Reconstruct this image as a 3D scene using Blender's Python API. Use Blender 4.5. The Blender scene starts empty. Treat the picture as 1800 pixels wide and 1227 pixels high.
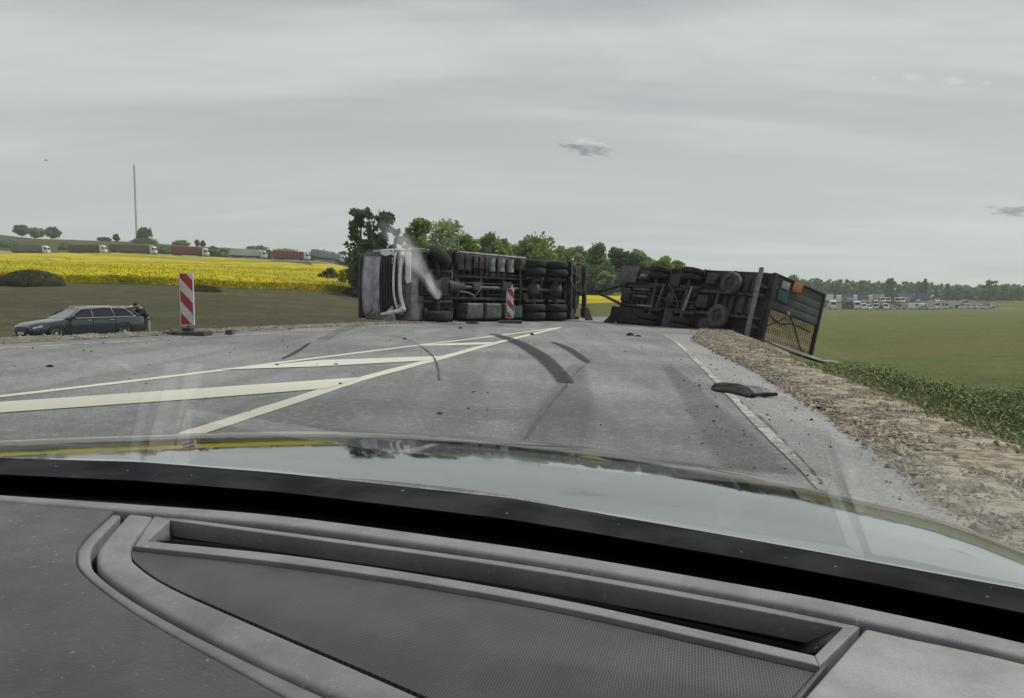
import bpy, bmesh, math, random
import numpy as np
from mathutils import Vector, Matrix

random.seed(7)
rng = np.random.default_rng(11)
R = math.radians
scene = bpy.context.scene
col = scene.collection

# ------------------------------------------------------------------ camera
CAMZ = 1.05
FPX = 1300.0
PITCH = math.atan(93.5 / FPX)
cam_d = bpy.data.cameras.new('camera')
cam = bpy.data.objects.new('camera', cam_d)
col.objects.link(cam)
cam.location = (0, 0, CAMZ)
cam.rotation_euler = (math.pi / 2 - PITCH, 0, 0)
cam_d.sensor_width = 36
cam_d.lens = 36 * FPX / 1800
cam_d.clip_start = 0.02
cam_d.clip_end = 9000
scene.camera = cam

def ray(px, py):
    cx = (px - 900) / FPX
    cy = (613.5 - py) / FPX
    c, s = math.cos(PITCH), math.sin(PITCH)
    return Vector((cx, c + cy * s, -s + cy * c))

def at_z(px, py, z):
    d = ray(px, py)
    return Vector((0, 0, CAMZ)) + d * ((z - CAMZ) / d.z)

def at_y(px, py, y):
    d = ray(px, py)
    return Vector((0, 0, CAMZ)) + d * (y / d.y)

XF = 0.03
def road_z(x):
    return XF * (2.0 - min(max(x, -17), 14))

def at_road(px, py, lift=0.0):
    d = ray(px, py)
    # CAMZ + t dz = XF*(2 - t dx) + lift
    t = (CAMZ - XF * 2.0 - lift) / (-(d.z) - XF * d.x)
    return Vector((0, 0, CAMZ)) + d * t

# ------------------------------------------------------------------ world
SUN_EL, SUN_AZ = R(55), Vector((0.90, 0.22))
w = bpy.data.worlds.new('World')
scene.world = w
w.use_nodes = True
wn, wl = w.node_tree.nodes, w.node_tree.links
wn.clear()

class NB:
    """small node builder"""
    def __init__(self, tree):
        self.t = tree; self.n = tree.nodes; self.l = tree.links
    def add(self, typ, **kw):
        n = self.n.new(typ)
        for k, v in kw.items():
            setattr(n, k, v)
        return n
    def put(self, sock, v):
        if isinstance(v, bpy.types.NodeSocket):
            self.l.new(v, sock)
        elif v is not None:
            if isinstance(v, (tuple, list)) and len(v) == 3 and sock.type == 'RGBA':
                v = (*v, 1)
            sock.default_value = v
    def math(self, op, a, b=None, c=None, clamp=False):
        n = self.add('ShaderNodeMath', operation=op); n.use_clamp = clamp
        for i, v in enumerate((a, b, c)):
            if v is not None: self.put(n.inputs[i], v)
        return n.outputs[0]
    def vmath(self, op, a, b=None):
        n = self.add('ShaderNodeVectorMath', operation=op)
        self.put(n.inputs[0], a)
        if b is not None: self.put(n.inputs[1], b)
        return n.outputs[0] if op not in ('LENGTH', 'DOT_PRODUCT', 'DISTANCE') else n.outputs['Value']
    def mix(self, f, a, b, blend='MIX'):
        n = self.add('ShaderNodeMix', data_type='RGBA', blend_type=blend)
        self.put(n.inputs[0], f); self.put(n.inputs[6], a); self.put(n.inputs[7], b)
        return n.outputs[2]
    def noise(self, vec, scale, detail=4, rough=0.55, dist=0.0):
        n = self.add('ShaderNodeTexNoise')
        if vec is not None: self.put(n.inputs['Vector'], vec)
        n.inputs['Scale'].default_value = scale
        n.inputs['Detail'].default_value = detail
        n.inputs['Roughness'].default_value = rough
        n.inputs['Distortion'].default_value = dist
        return n.outputs['Fac']
    def ramp(self, f, lo, hi, a=0.0, b=1.0):
        n = self.add('ShaderNodeMapRange'); n.clamp = True
        n.interpolation_type = 'SMOOTHSTEP'
        self.put(n.inputs['Value'], f)
        for k, v in (('From Min', lo), ('From Max', hi), ('To Min', a), ('To Max', b)):
            self.put(n.inputs[k], v)
        return n.outputs['Result']
    def mapping(self, vec, scale=(1, 1, 1), rot=(0, 0, 0), loc=(0, 0, 0)):
        n = self.add('ShaderNodeMapping')
        self.put(n.inputs['Vector'], vec)
        n.inputs['Scale'].default_value = scale
        n.inputs['Rotation'].default_value = rot
        n.inputs['Location'].default_value = loc
        return n.outputs[0]
    def sep(self, v):
        n = self.add('ShaderNodeSeparateXYZ'); self.put(n.inputs[0], v); return n.outputs
    def comb(self, x, y, z):
        n = self.add('ShaderNodeCombineXYZ')
        for i, v in enumerate((x, y, z)): self.put(n.inputs[i], v)
        return n.outputs[0]

b = NB(w.node_tree)
sky = b.add('ShaderNodeTexSky', sky_type='NISHITA')
sky.sun_disc = False
sky.sun_elevation = SUN_EL
sky.sun_rotation = math.atan2(SUN_AZ.x, SUN_AZ.y)
tc = b.add('ShaderNodeTexCoord')
dx, dy, dz = b.sep(tc.outputs['Generated'])
den = b.math('ADD', b.math('MAXIMUM', dz, 0.0), 0.17)
u = b.math('DIVIDE', dx, den); v = b.math('DIVIDE', dy, den)
pl = b.comb(u, v, 0.0)
n1 = b.noise(b.mapping(pl, (0.16, 0.75, 1), (0, 0, R(33))), 1.0, 6, 0.55, 1.0)
n2 = b.noise(b.mapping(pl, (0.7, 2.2, 1), (0, 0, R(26)), (3, 1, 0)), 1.0, 7, 0.62, 1.2)
n3 = b.noise(b.mapping(pl, (0.3, 0.42, 1), (0, 0, R(-20)), (7, 2, 0)), 1.0, 4, 0.5, 0.6)
f = b.math('ADD', b.math('MULTIPLY', n1, 0.62), b.math('ADD', b.math('MULTIPLY', n2, 0.16), b.math('MULTIPLY', n3, 0.37)))
f = b.ramp(f, 0.47, 0.67)
cl = b.mix(f, (3.35, 3.55, 3.66), (6.0, 6.15, 6.1))
# brighter belt low down, greyer overhead
belt = b.ramp(dz, 0.36, 0.13)
cl = b.mix(b.math('MULTIPLY', belt, 0.50), cl, (6.5, 6.65, 6.5))
# bluer thin break close to the horizon
low = b.math('MULTIPLY', b.ramp(dz, 0.12, 0.0), b.ramp(n2, 0.66, 0.42))
cl = b.mix(b.math('MULTIPLY', low, 0.6), cl, (3.7, 4.15, 4.6))
skyc = b.mix(0.93, sky.outputs[0], cl)
# small cumulus clouds
for (px, py, rx, ry, sd, dark) in ((1035, 258, 52, 17, 0, 1), (1775, 367, 55, 15, 4, 1.15), (1676, 141, 26, 8, 9, -0.5), (1605, 136, 22, 7, 13, -0.45),
                                   (1538, 138, 10, 6, 17, -0.35), (1733, 147, 12, 5, 21, -0.3), (1306, 240, 30, 7, 25, -0.25)):
    d = ray(px, py)
    az0, el0 = d.x / d.y, d.z / d.y
    uu = b.math('DIVIDE', b.math('SUBTRACT', b.math('DIVIDE', dx, dy), az0), rx / FPX)
    vv = b.math('DIVIDE', b.math('SUBTRACT', b.math('DIVIDE', dz, dy), el0), ry / FPX)
    slant = b.math('ADD', vv, b.math('MULTIPLY', uu, 0.45 if dark > 0 and dark < 1.1 else 0.1))
    p = b.comb(uu, slant, float(sd))
    nn = b.noise(p, 1.5, 6, 0.62)
    r2 = b.vmath('LENGTH', b.comb(uu, slant, 0.0))
    m = b.ramp(b.math('ADD', r2, b.math('MULTIPLY', b.math('SUBTRACT', nn, 0.5), 2.4)), 1.0, 0.35)
    m = b.math('MULTIPLY', m, b.ramp(dy, 0.0, 0.1))
    if dark > 0:
        sh = b.ramp(b.math('ADD', slant, b.math('MULTIPLY', b.math('SUBTRACT', nn, 0.5), 1.6)), 0.45, -0.3)
        c = b.mix(sh, (5.6, 5.8, 5.8), (2.1, 2.3, 2.6))
        skyc = b.mix(b.math('MULTIPLY', m, 0.95), skyc, c)
    else:
        skyc = b.mix(b.math('MULTIPLY', m, -dark * 1.2), skyc, (6.1, 6.2, 6.2))
bg = b.add('ShaderNodeBackground'); bg.inputs['Strength'].default_value = 0.10
b.put(bg.inputs['Color'], skyc)
wo = b.add('ShaderNodeOutputWorld')
wl.new(bg.outputs[0], wo.inputs[0])

sd = bpy.data.lights.new('sun', 'SUN')
sd.energy = 2.7
sd.angle = R(7.0)
sd.color = (1.0, 0.96, 0.90)
so = bpy.data.objects.new('sun', sd)
col.objects.link(so)
h2 = SUN_AZ.normalized()
S = Vector((h2.x * math.cos(SUN_EL), h2.y * math.cos(SUN_EL), math.sin(SUN_EL)))
so.rotation_euler = S.to_track_quat('Z', 'Y').to_euler()
so.location = (60, -20, 80)
so['kind'] = 'helper'

scene.render.engine = 'CYCLES'
scene.view_settings.view_transform = 'Standard'
scene.view_settings.look = 'None'
scene.view_settings.gamma = 1
scene.view_settings.exposure = 0.16
scene.view_settings.use_curve_mapping = False
cy = scene.cycles
cy.use_denoising = True
cy.max_bounces = 8
cy.transparent_max_bounces = 24
cy.volume_bounces = 3
cy.volume_step_rate = 2.0
cy.use_adaptive_sampling = True
cy.adaptive_threshold = 0.02

# ------------------------------------------------------------------ materials
MATS = {}
def mat(name, color, rough=0.7, metal=0.0, var=0.0, vscale=3.0, color2=None, bump=0.0, bscale=40.0, coat=0.0, spec=0.5, lo=0.35, hi=0.65, detail=5, stretch=(1, 1, 1)):
    if name in MATS: return MATS[name]
    m = bpy.data.materials.new(name); m.use_nodes = True
    nb = NB(m.node_tree)
    p = m.node_tree.nodes['Principled BSDF']
    p.inputs['Roughness'].default_value = rough
    p.inputs['Metallic'].default_value = metal
    p.inputs['Coat Weight'].default_value = coat
    p.inputs['Specular IOR Level'].default_value = spec
    c2 = color2
    if c2 is None and var > 0:
        c2 = tuple(c * (1 - var) for c in color)
        color = tuple(min(1, c * (1 + var)) for c in color)
    t = nb.add('ShaderNodeTexCoord').outputs['Object']
    if stretch != (1, 1, 1): t = nb.mapping(t, stretch)
    if c2 is not None:
        f = nb.ramp(nb.noise(t, vscale, detail, 0.6), lo, hi)
        nb.put(p.inputs['Base Color'], nb.mix(f, color, c2))
    else:
        p.inputs['Base Color'].default_value = (*color, 1)
    if bump:
        bn = nb.add('ShaderNodeBump'); bn.inputs['Strength'].default_value = bump
        bn.inputs['Distance'].default_value = 0.02
        nb.put(bn.inputs['Height'], nb.noise(t, bscale, 4, 0.6))
        nb.put(p.inputs['Normal'], bn.outputs[0])
    MATS[name] = m
    return m

# ------------------------------------------------------------------ mesh tools
class MB:
    def __init__(self):
        self.v = []; self.f = []
    def quad(self, *pts):
        i = len(self.v); self.v += [tuple(p) for p in pts]; self.f.append(tuple(range(i, i + len(pts))))
        return self
    def box(self, c, s, rot=None, taper=1.0):
        """centre, full size, optional 3x3 matrix"""
        i = len(self.v)
        for z in (-1, 1):
            k = taper if z > 0 else 1.0
            for (x, y) in ((-1, -1), (1, -1), (1, 1), (-1, 1)):
                p = Vector((x * s[0] / 2 * k, y * s[1] / 2 * k, z * s[2] / 2))
                if rot is not None: p = rot @ p
                self.v.append(tuple(p + Vector(c)))
        self.f += [(i + 3, i + 2, i + 1, i), (i + 4, i + 5, i + 6, i + 7)]
        for k in range(4):
            j = (k + 1) % 4
            self.f.append((i + k, i + j, i + 4 + j, i + 4 + k))
        return self
    def span(self, lo, hi):
        return self.box([(a + c) / 2 for a, c in zip(lo, hi)], [c - a for a, c in zip(lo, hi)])
    def cyl(self, p0, p1, r0, r1=None, n=12, cap=True):
        r1 = r0 if r1 is None else r1
        p0, p1 = Vector(p0), Vector(p1)
        q = (p1 - p0).to_track_quat('Z', 'Y')
        i = len(self.v)
        for p, r in ((p0, r0), (p1, r1)):
            for k in range(n):
                a = 2 * math.pi * k / n
                self.v.append(tuple(p + q @ Vector((r * math.cos(a), r * math.sin(a), 0))))
        for k in range(n):
            j = (k + 1) % n
            self.f.append((i + k, i + j, i + n + j, i + n + k))
        if cap:
            self.f += [tuple(i + k for k in reversed(range(n))), tuple(i + n + k for k in range(n))]
        return self
    def tube(self, pts, r, n=8):
        rs = r if isinstance(r, (list, tuple)) else [r] * len(pts)
        pts = [Vector(p) for p in pts]
        i = len(self.v)
        for k, p in enumerate(pts):
            d = pts[min(k + 1, len(pts) - 1)] - pts[max(k - 1, 0)]
            q = d.to_track_quat('Z', 'Y')
            for a in range(n):
                t = 2 * math.pi * a / n
                self.v.append(tuple(p + q @ Vector((rs[k] * math.cos(t), rs[k] * math.sin(t), 0))))
        for k in range(len(pts) - 1):
            for a in range(n):
                c = (a + 1) % n
                self.f.append((i + k * n + a, i + k * n + c, i + (k + 1) * n + c, i + (k + 1) * n + a))
        self.f.append(tuple(i + a for a in reversed(range(n))))
        self.f.append(tuple(i + (len(pts) - 1) * n + a for a in range(n)))
        return self
    def lathe(self, prof, c, axis='Z', n=24, closed=True):
        """prof: (radius, height) loop"""
        i = len(self.v); m = len(prof)
        c = Vector(c)
        for k in range(n):
            a = 2 * math.pi * k / n
            for (r, h) in prof:
                p = (r * math.cos(a), r * math.sin(a), h)
                if axis == 'Y': p = (p[0], p[2], p[1])
                if axis == 'X': p = (p[2], p[0], p[1])
                self.v.append(tuple(c + Vector(p)))
        for k in range(n):
            j = (k + 1) % n
            for e in range(m if closed else m - 1):
                g = (e + 1) % m
                self.f.append((i + k * m + e, i + j * m + e, i + j * m + g, i + k * m + g))
        return self
    def grid(self, rows):
        i = len(self.v); m = len(rows[0])
        for r in rows: self.v += [tuple(p) for p in r]
        for a in range(len(rows) - 1):
            for c in range(m - 1):
                self.f.append((i + a * m + c, i + a * m + c + 1, i + (a + 1) * m + c + 1, i + (a + 1) * m + c))
        return self
    def prism(self, poly, d):
        """closed planar polygon (3D points) extruded by vector d"""
        i = len(self.v); n = len(poly); d = Vector(d)
        self.v += [tuple(p) for p in poly] + [tuple(Vector(p) + d) for p in poly]
        self.f += [tuple(i + k for k in range(n)), tuple(i + n + k for k in reversed(range(n)))]
        for k in range(n):
            j = (k + 1) % n
            self.f.append((i + k, i + n + k, i + n + j, i + j))
        return self
    def build(self, name, m, parent=None, smooth=False, bevel=0.0, seg=2, sharp=35):
        me = bpy.data.meshes.new(name)
        me.from_pydata(self.v, [], self.f)
        bm = bmesh.new(); bm.from_mesh(me)
        bmesh.ops.recalc_face_normals(bm, faces=bm.faces)
        if bevel:
            ed = [e for e in bm.edges if len(e.link_faces) == 2 and e.calc_face_angle(0) > R(25)]
            bmesh.ops.bevel(bm, geom=ed, offset=bevel, segments=seg, profile=0.6, affect='EDGES', clamp_overlap=True)
        bm.to_mesh(me); bm.free()
        o = bpy.data.objects.new(name, me)
        col.objects.link(o)
        if m is not None: me.materials.append(m)
        if smooth or bevel:
            me.polygons.foreach_set('use_smooth', [True] * len(me.polygons))
            me.set_sharp_from_angle(angle=R(sharp))
        if parent is not None: o.parent = parent
        return o

def np_mesh(name, verts, nper, m, kind=None, parent=None, smooth=False):
    """verts (n*nper,3): each run of nper vertices is a face"""
    verts = np.asarray(verts, dtype=np.float32).reshape(-1, 3)
    nf = len(verts) // nper
    me = bpy.data.meshes.new(name)
    me.vertices.add(len(verts)); me.vertices.foreach_set('co', verts.ravel())
    me.loops.add(len(verts)); me.loops.foreach_set('vertex_index', np.arange(len(verts), dtype=np.int32))
    me.polygons.add(nf); me.polygons.foreach_set('loop_start', np.arange(0, len(verts), nper, dtype=np.int32))
    me.update(calc_edges=True)
    o = bpy.data.objects.new(name, me); col.objects.link(o)
    me.materials.append(m)
    if kind: o['kind'] = kind
    if parent: o.parent = parent
    return o

def tag(o, label, cat=None, group=None, kind=None):
    if label: o['label'] = label
    if cat: o['category'] = cat
    if group: o['group'] = group
    if kind: o['kind'] = kind
    return o

def thing(name, label, cat, loc=(0, 0, 0), rz=0.0, group=None):
    o = bpy.data.objects.new(name, None); col.objects.link(o)
    o.location = loc; o.rotation_euler = (0, 0, rz)
    o.empty_display_size = 0.3
    return tag(o, label, cat, group)

def copy_tree(o, parent=None):
    c = o.copy(); col.objects.link(c)
    if parent is not None: c.parent = parent
    for ch in list(o.children): copy_tree(ch, c)
    return c

def spline(pts, n=8, closed=False):
    """Catmull-Rom through 2D or 3D points"""
    P = [Vector(p) for p in pts]; out = []
    m = len(P)
    for i in range(m if closed else m - 1):
        if closed: p0, p1, p2, p3 = P[i - 1], P[i], P[(i + 1) % m], P[(i + 2) % m]
        else: p0, p1, p2, p3 = P[max(i - 1, 0)], P[i], P[i + 1], P[min(i + 2, m - 1)]
        for k in range(n):
            t = k / n
            out.append(0.5 * ((2 * p1) + (p2 - p0) * t + (2 * p0 - 5 * p1 + 4 * p2 - p3) * t * t + (3 * p1 - p0 - 3 * p2 + p3) * t ** 3))
    if not closed: out.append(P[-1])
    return out

def interp(x, xs, ys):
    return float(np.interp(x, xs, ys))

def sstep(a, c, x):
    t = np.clip((np.asarray(x, float) - a) / (c - a), 0, 1)
    return t * t * (3 - 2 * t)

# value noise for terrain relief
_perm = rng.random((64, 64))
def vnoise(x, y):
    x = np.asarray(x, float); y = np.asarray(y, float)
    xi = np.floor(x).astype(int); yi = np.floor(y).astype(int)
    fx = x - xi; fy = y - yi
    fx = fx * fx * (3 - 2 * fx); fy = fy * fy * (3 - 2 * fy)
    g = lambda a, c: _perm[a % 64, c % 64]
    return (g(xi, yi) * (1 - fx) + g(xi + 1, yi) * fx) * (1 - fy) + (g(xi, yi + 1) * (1 - fx) + g(xi + 1, yi + 1) * fx) * fy - 0.5

# ------------------------------------------------------------------ road plan (world metres)
eR_pts = [at_road(px, py) for px, py in ((1660, 888), (1560, 800), (1460, 732), (1400, 694), (1350, 664), (1290, 632), (1225, 600))]
eL_pts = [at_road(px, py) for px, py in ((0, 604), (300, 589), (640, 571))]
eR = [(0.9, -12.0), (1.55, 0.0)] + [(p.x, p.y) for p in eR_pts]
last = eR[-1]
eR += [(last[0] + 1.9, last[1] + 7.0), (last[0] + 6.0, last[1] + 17), (last[0] + 11, last[1] + 30), (last[0] + 18, last[1] + 50), (last[0] + 26, last[1] + 80), (last[0] + 40, last[1] + 130)]
eL = [(-24.0, -14.0), (-15.5, 2.0)] + [(p.x, p.y) for p in eL_pts]
lastl = eL[-1]
eL += [(lastl[0] + 6.5, lastl[1] + 12.5), (lastl[0] + 13.5, lastl[1] + 26), (lastl[0] + 21, lastl[1] + 48), (lastl[0] + 29, lastl[1] + 78), (lastl[0] + 43, lastl[1] + 128)]
eRy, eRx = [p[1] for p in eR], [p[0] for p in eR]
eLy, eLx = [p[1] for p in eL], [p[0] for p in eL]

def offR(x, y): return x - np.interp(y, eRy, eRx)
def offL(x, y): return np.interp(y, eLy, eLx) - x

def H(x, y):
    """terrain height, arrays"""
    x = np.asarray(x, float); y = np.asarray(y, float)
    d = np.hypot(x, np.maximum(y, 0)) + 1e-6
    Y = np.maximum(y, 8.0)
    az = np.clip(x / Y, -0.95, 1.2)
    rz = XF * (2.0 - np.clip(x, -17, 14))
    # near field, right: crest then bank into the ditch, then flat field
    o = offR(x, y)
    rze = XF * (2.0 - np.clip(np.interp(y, eRy, eRx), -17, 14))
    zr = rze - 0.04 * np.clip(o, 0, 1.1) - 0.34 * np.clip(o - 1.0, 0, 4.4)
    zr = zr + 0.25 * sstep(6, 10, o)
    # near field, left: low berm, then down to the meadow
    q = offL(x, y)
    lze = XF * (2.0 - np.clip(np.interp(y, eLy, eLx), -17, 14))
    zl = lze + 0.015 * sstep(0.1, 0.8, q) * (1 - sstep(1.2, 2.4, q)) - 0.185 * np.clip(q - 0.9, 0, 4.6)
    near = np.where(o > 0, zr, np.where(q > 0, zl, rz - 0.05))
    # far field
    pxa = 900 + FPX * az
    kL = np.clip(pxa / 640.0, -0.3, 1.0)
    z80 = 2.5 + (1.1 - 2.5) * kL
    z300 = 18.6 + (13.0 - 18.6) * kL
    z420 = 36.5 + (23.5 - 36.5) * kL
    z900 = 38 + (16 - 38) * kL
    left = np.where(Y < 80, -0.42 + (z80 + 0.42) * sstep(34, 86, Y),
           np.where(Y < 300, z80 + (z300 - z80) * ((Y - 80) / 220.0) ** 1.05,
           np.where(Y < 420, z300 + (z420 - z300) * (Y - 300) / 120.0, z420 + (z900 - z420) * np.clip((Y - 420) / 480.0, 0, 1))))
    mid = np.where(Y < 110, -0.2 + 1.2 * sstep(50, 110, Y), 1.0 + 0.012 * (np.minimum(Y, 1500) - 110))
    right = -1.5 - 3.3 * np.clip((Y - 22) / 288.0, 0, 1) + 2.5 * sstep(318, 332, Y) + 0.5 * np.clip((Y - 420) / 300.0, 0, 2)
    a = sstep(560, 760, pxa); c = sstep(1120, 1360, pxa)
    far = left * (1 - a) + mid * a
    far = far * (1 - c) + right * c
    k = sstep(30, 52, Y)
    ind = np.minimum(offR(x, y), offL(x, y))   # >0 outside on neither -> inside negative both
    inside = (o < 0) & (q < 0)
    z = near * (1 - k) + far * k
    # keep the carriageway on its plane while it stays in view
    onroad = (1 - sstep(0, 5, np.maximum(o, q))) * (1 - sstep(70, 130, Y))
    z = z * (1 - onroad * k) + (rz - 0.05) * onroad * k
    rel = vnoise(x * 0.5, y * 0.5) * 0.10 + vnoise(x * 0.13 + 9, y * 0.13) * 0.25 + vnoise(x * 0.02, y * 0.02 + 5) * 0.02 * np.minimum(d, 90)
    z = z + rel * np.clip(np.maximum(o - 1.6, q - 2.2) / 3.0, 0, 1)
    return z

def Hs(x, y): return float(H(np.array([x]), np.array([y]))[0])

# ------------------------------------------------------------------ ground sheet
def ground_material():
    m = bpy.data.materials.new('meadow_ground'); m.use_nodes = True
    nb = NB(m.node_tree); p = m.node_tree.nodes['Principled BSDF']
    p.inputs['Roughness'].default_value = 0.95; p.inputs['Specular IOR Level'].default_value = 0.15
    pos = nb.add('ShaderNodeTexCoord').outputs['Object']
    x, y, z = nb.sep(pos)
    nA = nb.noise(pos, 0.06, 5, 0.6); nB = nb.noise(pos, 0.6, 6, 0.65); nC = nb.noise(pos, 4.0, 5, 0.7)
    nS = nb.noise(nb.mapping(pos, (0.03, 0.35, 0.3), (0, 0, R(8))), 1.0, 5, 0.6)
    # right: fresh green field
    g = nb.mix(nb.ramp(nB, 0.3, 0.7), (0.132, 0.160, 0.050), (0.092, 0.120, 0.038))
    g = nb.mix(nb.ramp(nS, 0.42, 0.68), g, (0.150, 0.142, 0.056))
    g = nb.mix(nb.math('MULTIPLY', nb.ramp(nC, 0.55, 0.8), 0.6), g, (0.145, 0.13, 0.05))
    # left: dry, brownish meadow
    l = nb.mix(nb.ramp(nB, 0.35, 0.65), (0.118, 0.106, 0.056), (0.066, 0.068, 0.032))
    l = nb.mix(nb.ramp(nS, 0.46, 0.60), l, (0.080, 0.064, 0.048))
    l = nb.mix(nb.math('MULTIPLY', nb.ramp(nA, 0.48, 0.62), 0.6), l, (0.060, 0.068, 0.030))
    l = nb.mix(nb.math('MULTIPLY', nb.ramp(nC, 0.5, 0.8), 0.5), l, (0.14, 0.13, 0.07))
    far = nb.mix(nb.ramp(nA, 0.35, 0.65), (0.048, 0.068, 0.020), (0.085, 0.078, 0.036))
    l = nb.mix(nb.ramp(y, 200, 300), l, far)
    side = nb.ramp(nb.math('SUBTRACT', x, nb.math('MULTIPLY', y, 0.10)), -4, 4)
    c = nb.mix(side, l, g)
    nb.put(p.inputs['Base Color'], c)
    bn = nb.add('ShaderNodeBump'); bn.inputs['Strength'].default_value = 0.9; bn.inputs['Distance'].default_value = 0.25
    nb.put(bn.inputs['Height'], nb.math('ADD', nC, nB)); nb.put(p.inputs['Normal'], bn.outputs[0])
    return m

ths = np.concatenate([np.linspace(-math.pi, -1.0, 50, endpoint=False), np.linspace(-1.0, 1.0, 330, endpoint=False), np.linspace(1.0, math.pi, 50)])
rad = np.concatenate([np.array([0.01]), np.geomspace(1.2, 60, 130), np.geomspace(62, 450, 240), np.geomspace(470, 3500, 20)])
T, RR = np.meshgrid(ths, rad)
gx, gy = RR * np.sin(T), RR * np.cos(T)
gz = H(gx, gy)
gz = np.where(gy < 0, np.where((offR(gx, gy) < 0) & (offL(gx, gy) < 0), gz, gz), gz)
nv = gx.shape
vs = np.stack([gx, gy, gz], -1).reshape(-1, 3)
ia = (np.arange(nv[0] - 1)[:, None] * nv[1] + np.arange(nv[1] - 1)[None, :])
fc = np.stack([ia, ia + 1, ia + nv[1] + 1, ia + nv[1]], -1).reshape(-1, 4)
me = bpy.data.meshes.new('ground')
me.from_pydata(vs.tolist(), [], fc.tolist())
bm = bmesh.new(); bm.from_mesh(me); bmesh.ops.recalc_face_normals(bm, faces=bm.faces)
if sum(f.normal.z for f in list(bm.faces)[1000:1100]) < 0: bmesh.ops.reverse_faces(bm, faces=bm.faces)
bm.to_mesh(me); bm.free()
me.polygons.foreach_set('use_smooth', [True] * len(me.polygons))
me.materials.append(ground_material())
g = bpy.data.objects.new('ground', me); col.objects.link(g)
tag(g, 'grassy ground with a dry meadow at left and green field at right', kind='structure')

# ------------------------------------------------------------------ road
def asphalt(name, c1, c2, dusty):
    m = bpy.data.materials.new(name); m.use_nodes = True
    nb = NB(m.node_tree); p = m.node_tree.nodes['Principled BSDF']
    p.inputs['Roughness'].default_value = 0.82; p.inputs['Specular IOR Level'].default_value = 0.35
    pos = nb.add('ShaderNodeTexCoord').outputs['Object']
    rot = nb.mapping(pos, (1.6, 0.10, 1), (0, 0, R(10.5)))
    streak = nb.noise(rot, 1.0, 4, 0.55)
    blot = nb.noise(pos, 0.35, 5, 0.6)
    agg = nb.noise(pos, 55.0, 3, 0.7)
    agg2 = nb.noise(pos, 11.0, 6, 0.8)
    c = nb.mix(nb.ramp(blot, 0.36, 0.62), c1, c2)
    c = nb.mix(nb.math('MULTIPLY', nb.ramp(streak, 0.45, 0.62), 0.45), c, tuple(k * 0.72 for k in c1))
    c = nb.mix(nb.math('MULTIPLY', nb.ramp(agg, 0.46, 0.64), 0.75), c, tuple(k * 0.42 for k in c1))
    c = nb.mix(nb.math('MULTIPLY', nb.ramp(agg2, 0.50, 0.68), 0.55), c, tuple(k * 1.45 for k in c2))
    c = nb.mix(nb.math('MULTIPLY', nb.ramp(nb.noise(pos, 0.9, 6, 0.7), 0.55, 0.75), dusty), c, (0.26, 0.23, 0.18))
    nb.put(p.inputs['Base Color'], c)
    bn = nb.add('ShaderNodeBump'); bn.inputs['Strength'].default_value = 0.6; bn.inputs['Distance'].default_value = 0.01
    nb.put(bn.inputs['Height'], nb.math('ADD', agg, agg2)); nb.put(p.inputs['Normal'], bn.outputs[0])
    return m

ROAD = asphalt('worn_asphalt', (0.165, 0.168, 0.168), (0.270, 0.274, 0.272), 0.18)
SHLD = asphalt('pale_asphalt', (0.25, 0.252, 0.246), (0.33, 0.33, 0.32), 0.35)
ys = np.concatenate([np.linspace(-12, 4, 16, endpoint=False), np.linspace(4, 60, 90, endpoint=False), np.linspace(60, 140, 40)])
mb = MB(); rows = []
for y in ys:
    a0, a1 = interp(y, eLy, eLx), interp(y, eRy, eRx)
    n1_ = 0.05 * float(vnoise(y * 1.7, 3.0)); n2_ = 0.10 * float(vnoise(y * 2.3, 8.0))
    r = []
    for k in range(13):
        x = a0 + n1_ + (a1 + n2_ - a0 - n1_) * k / 12
        fade = float(sstep(75, 130, y))
        r.append((x, y, road_z(x) * (1 - fade) + (Hs(x, y) + 0.05) * fade))
    rows.append(r)
mb.grid(rows)
road = mb.build('road', ROAD, smooth=True)
tag(road, 'grey asphalt road running under the overturned lorry', kind='structure')

def mark_mat(name, c, strength):
    m = bpy.data.materials.new(name); m.use_nodes = True
    nb = NB(m.node_tree); p = m.node_tree.nodes['Principled BSDF']
    p.inputs['Base Color'].default_value = (*c, 1); p.inputs['Roughness'].default_value = 0.9; p.inputs['Specular IOR Level'].default_value = 0.2
    pos = nb.add('ShaderNodeTexCoord').outputs['Object']
    at = nb.add('ShaderNodeAttribute', attribute_name='film').outputs['Fac']
    n = nb.noise(pos, 28.0, 5, 0.75)
    tr = nb.add('ShaderNodeBsdfTransparent'); ms = nb.add('ShaderNodeMixShader')
    f = nb.ramp(nb.math('ADD', at, nb.math('MULTIPLY', nb.math('SUBTRACT', n, 0.5), 1.1)), 0.1, 0.9, 0.0, strength)
    nb.put(ms.inputs[0], f)
    m.node_tree.links.new(tr.outputs[0], ms.inputs[1]); m.node_tree.links.new(p.outputs[0], ms.inputs[2])
    m.node_tree.links.new(ms.outputs[0], m.node_tree.nodes['Material Output'].inputs['Surface'])
    return m
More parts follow.
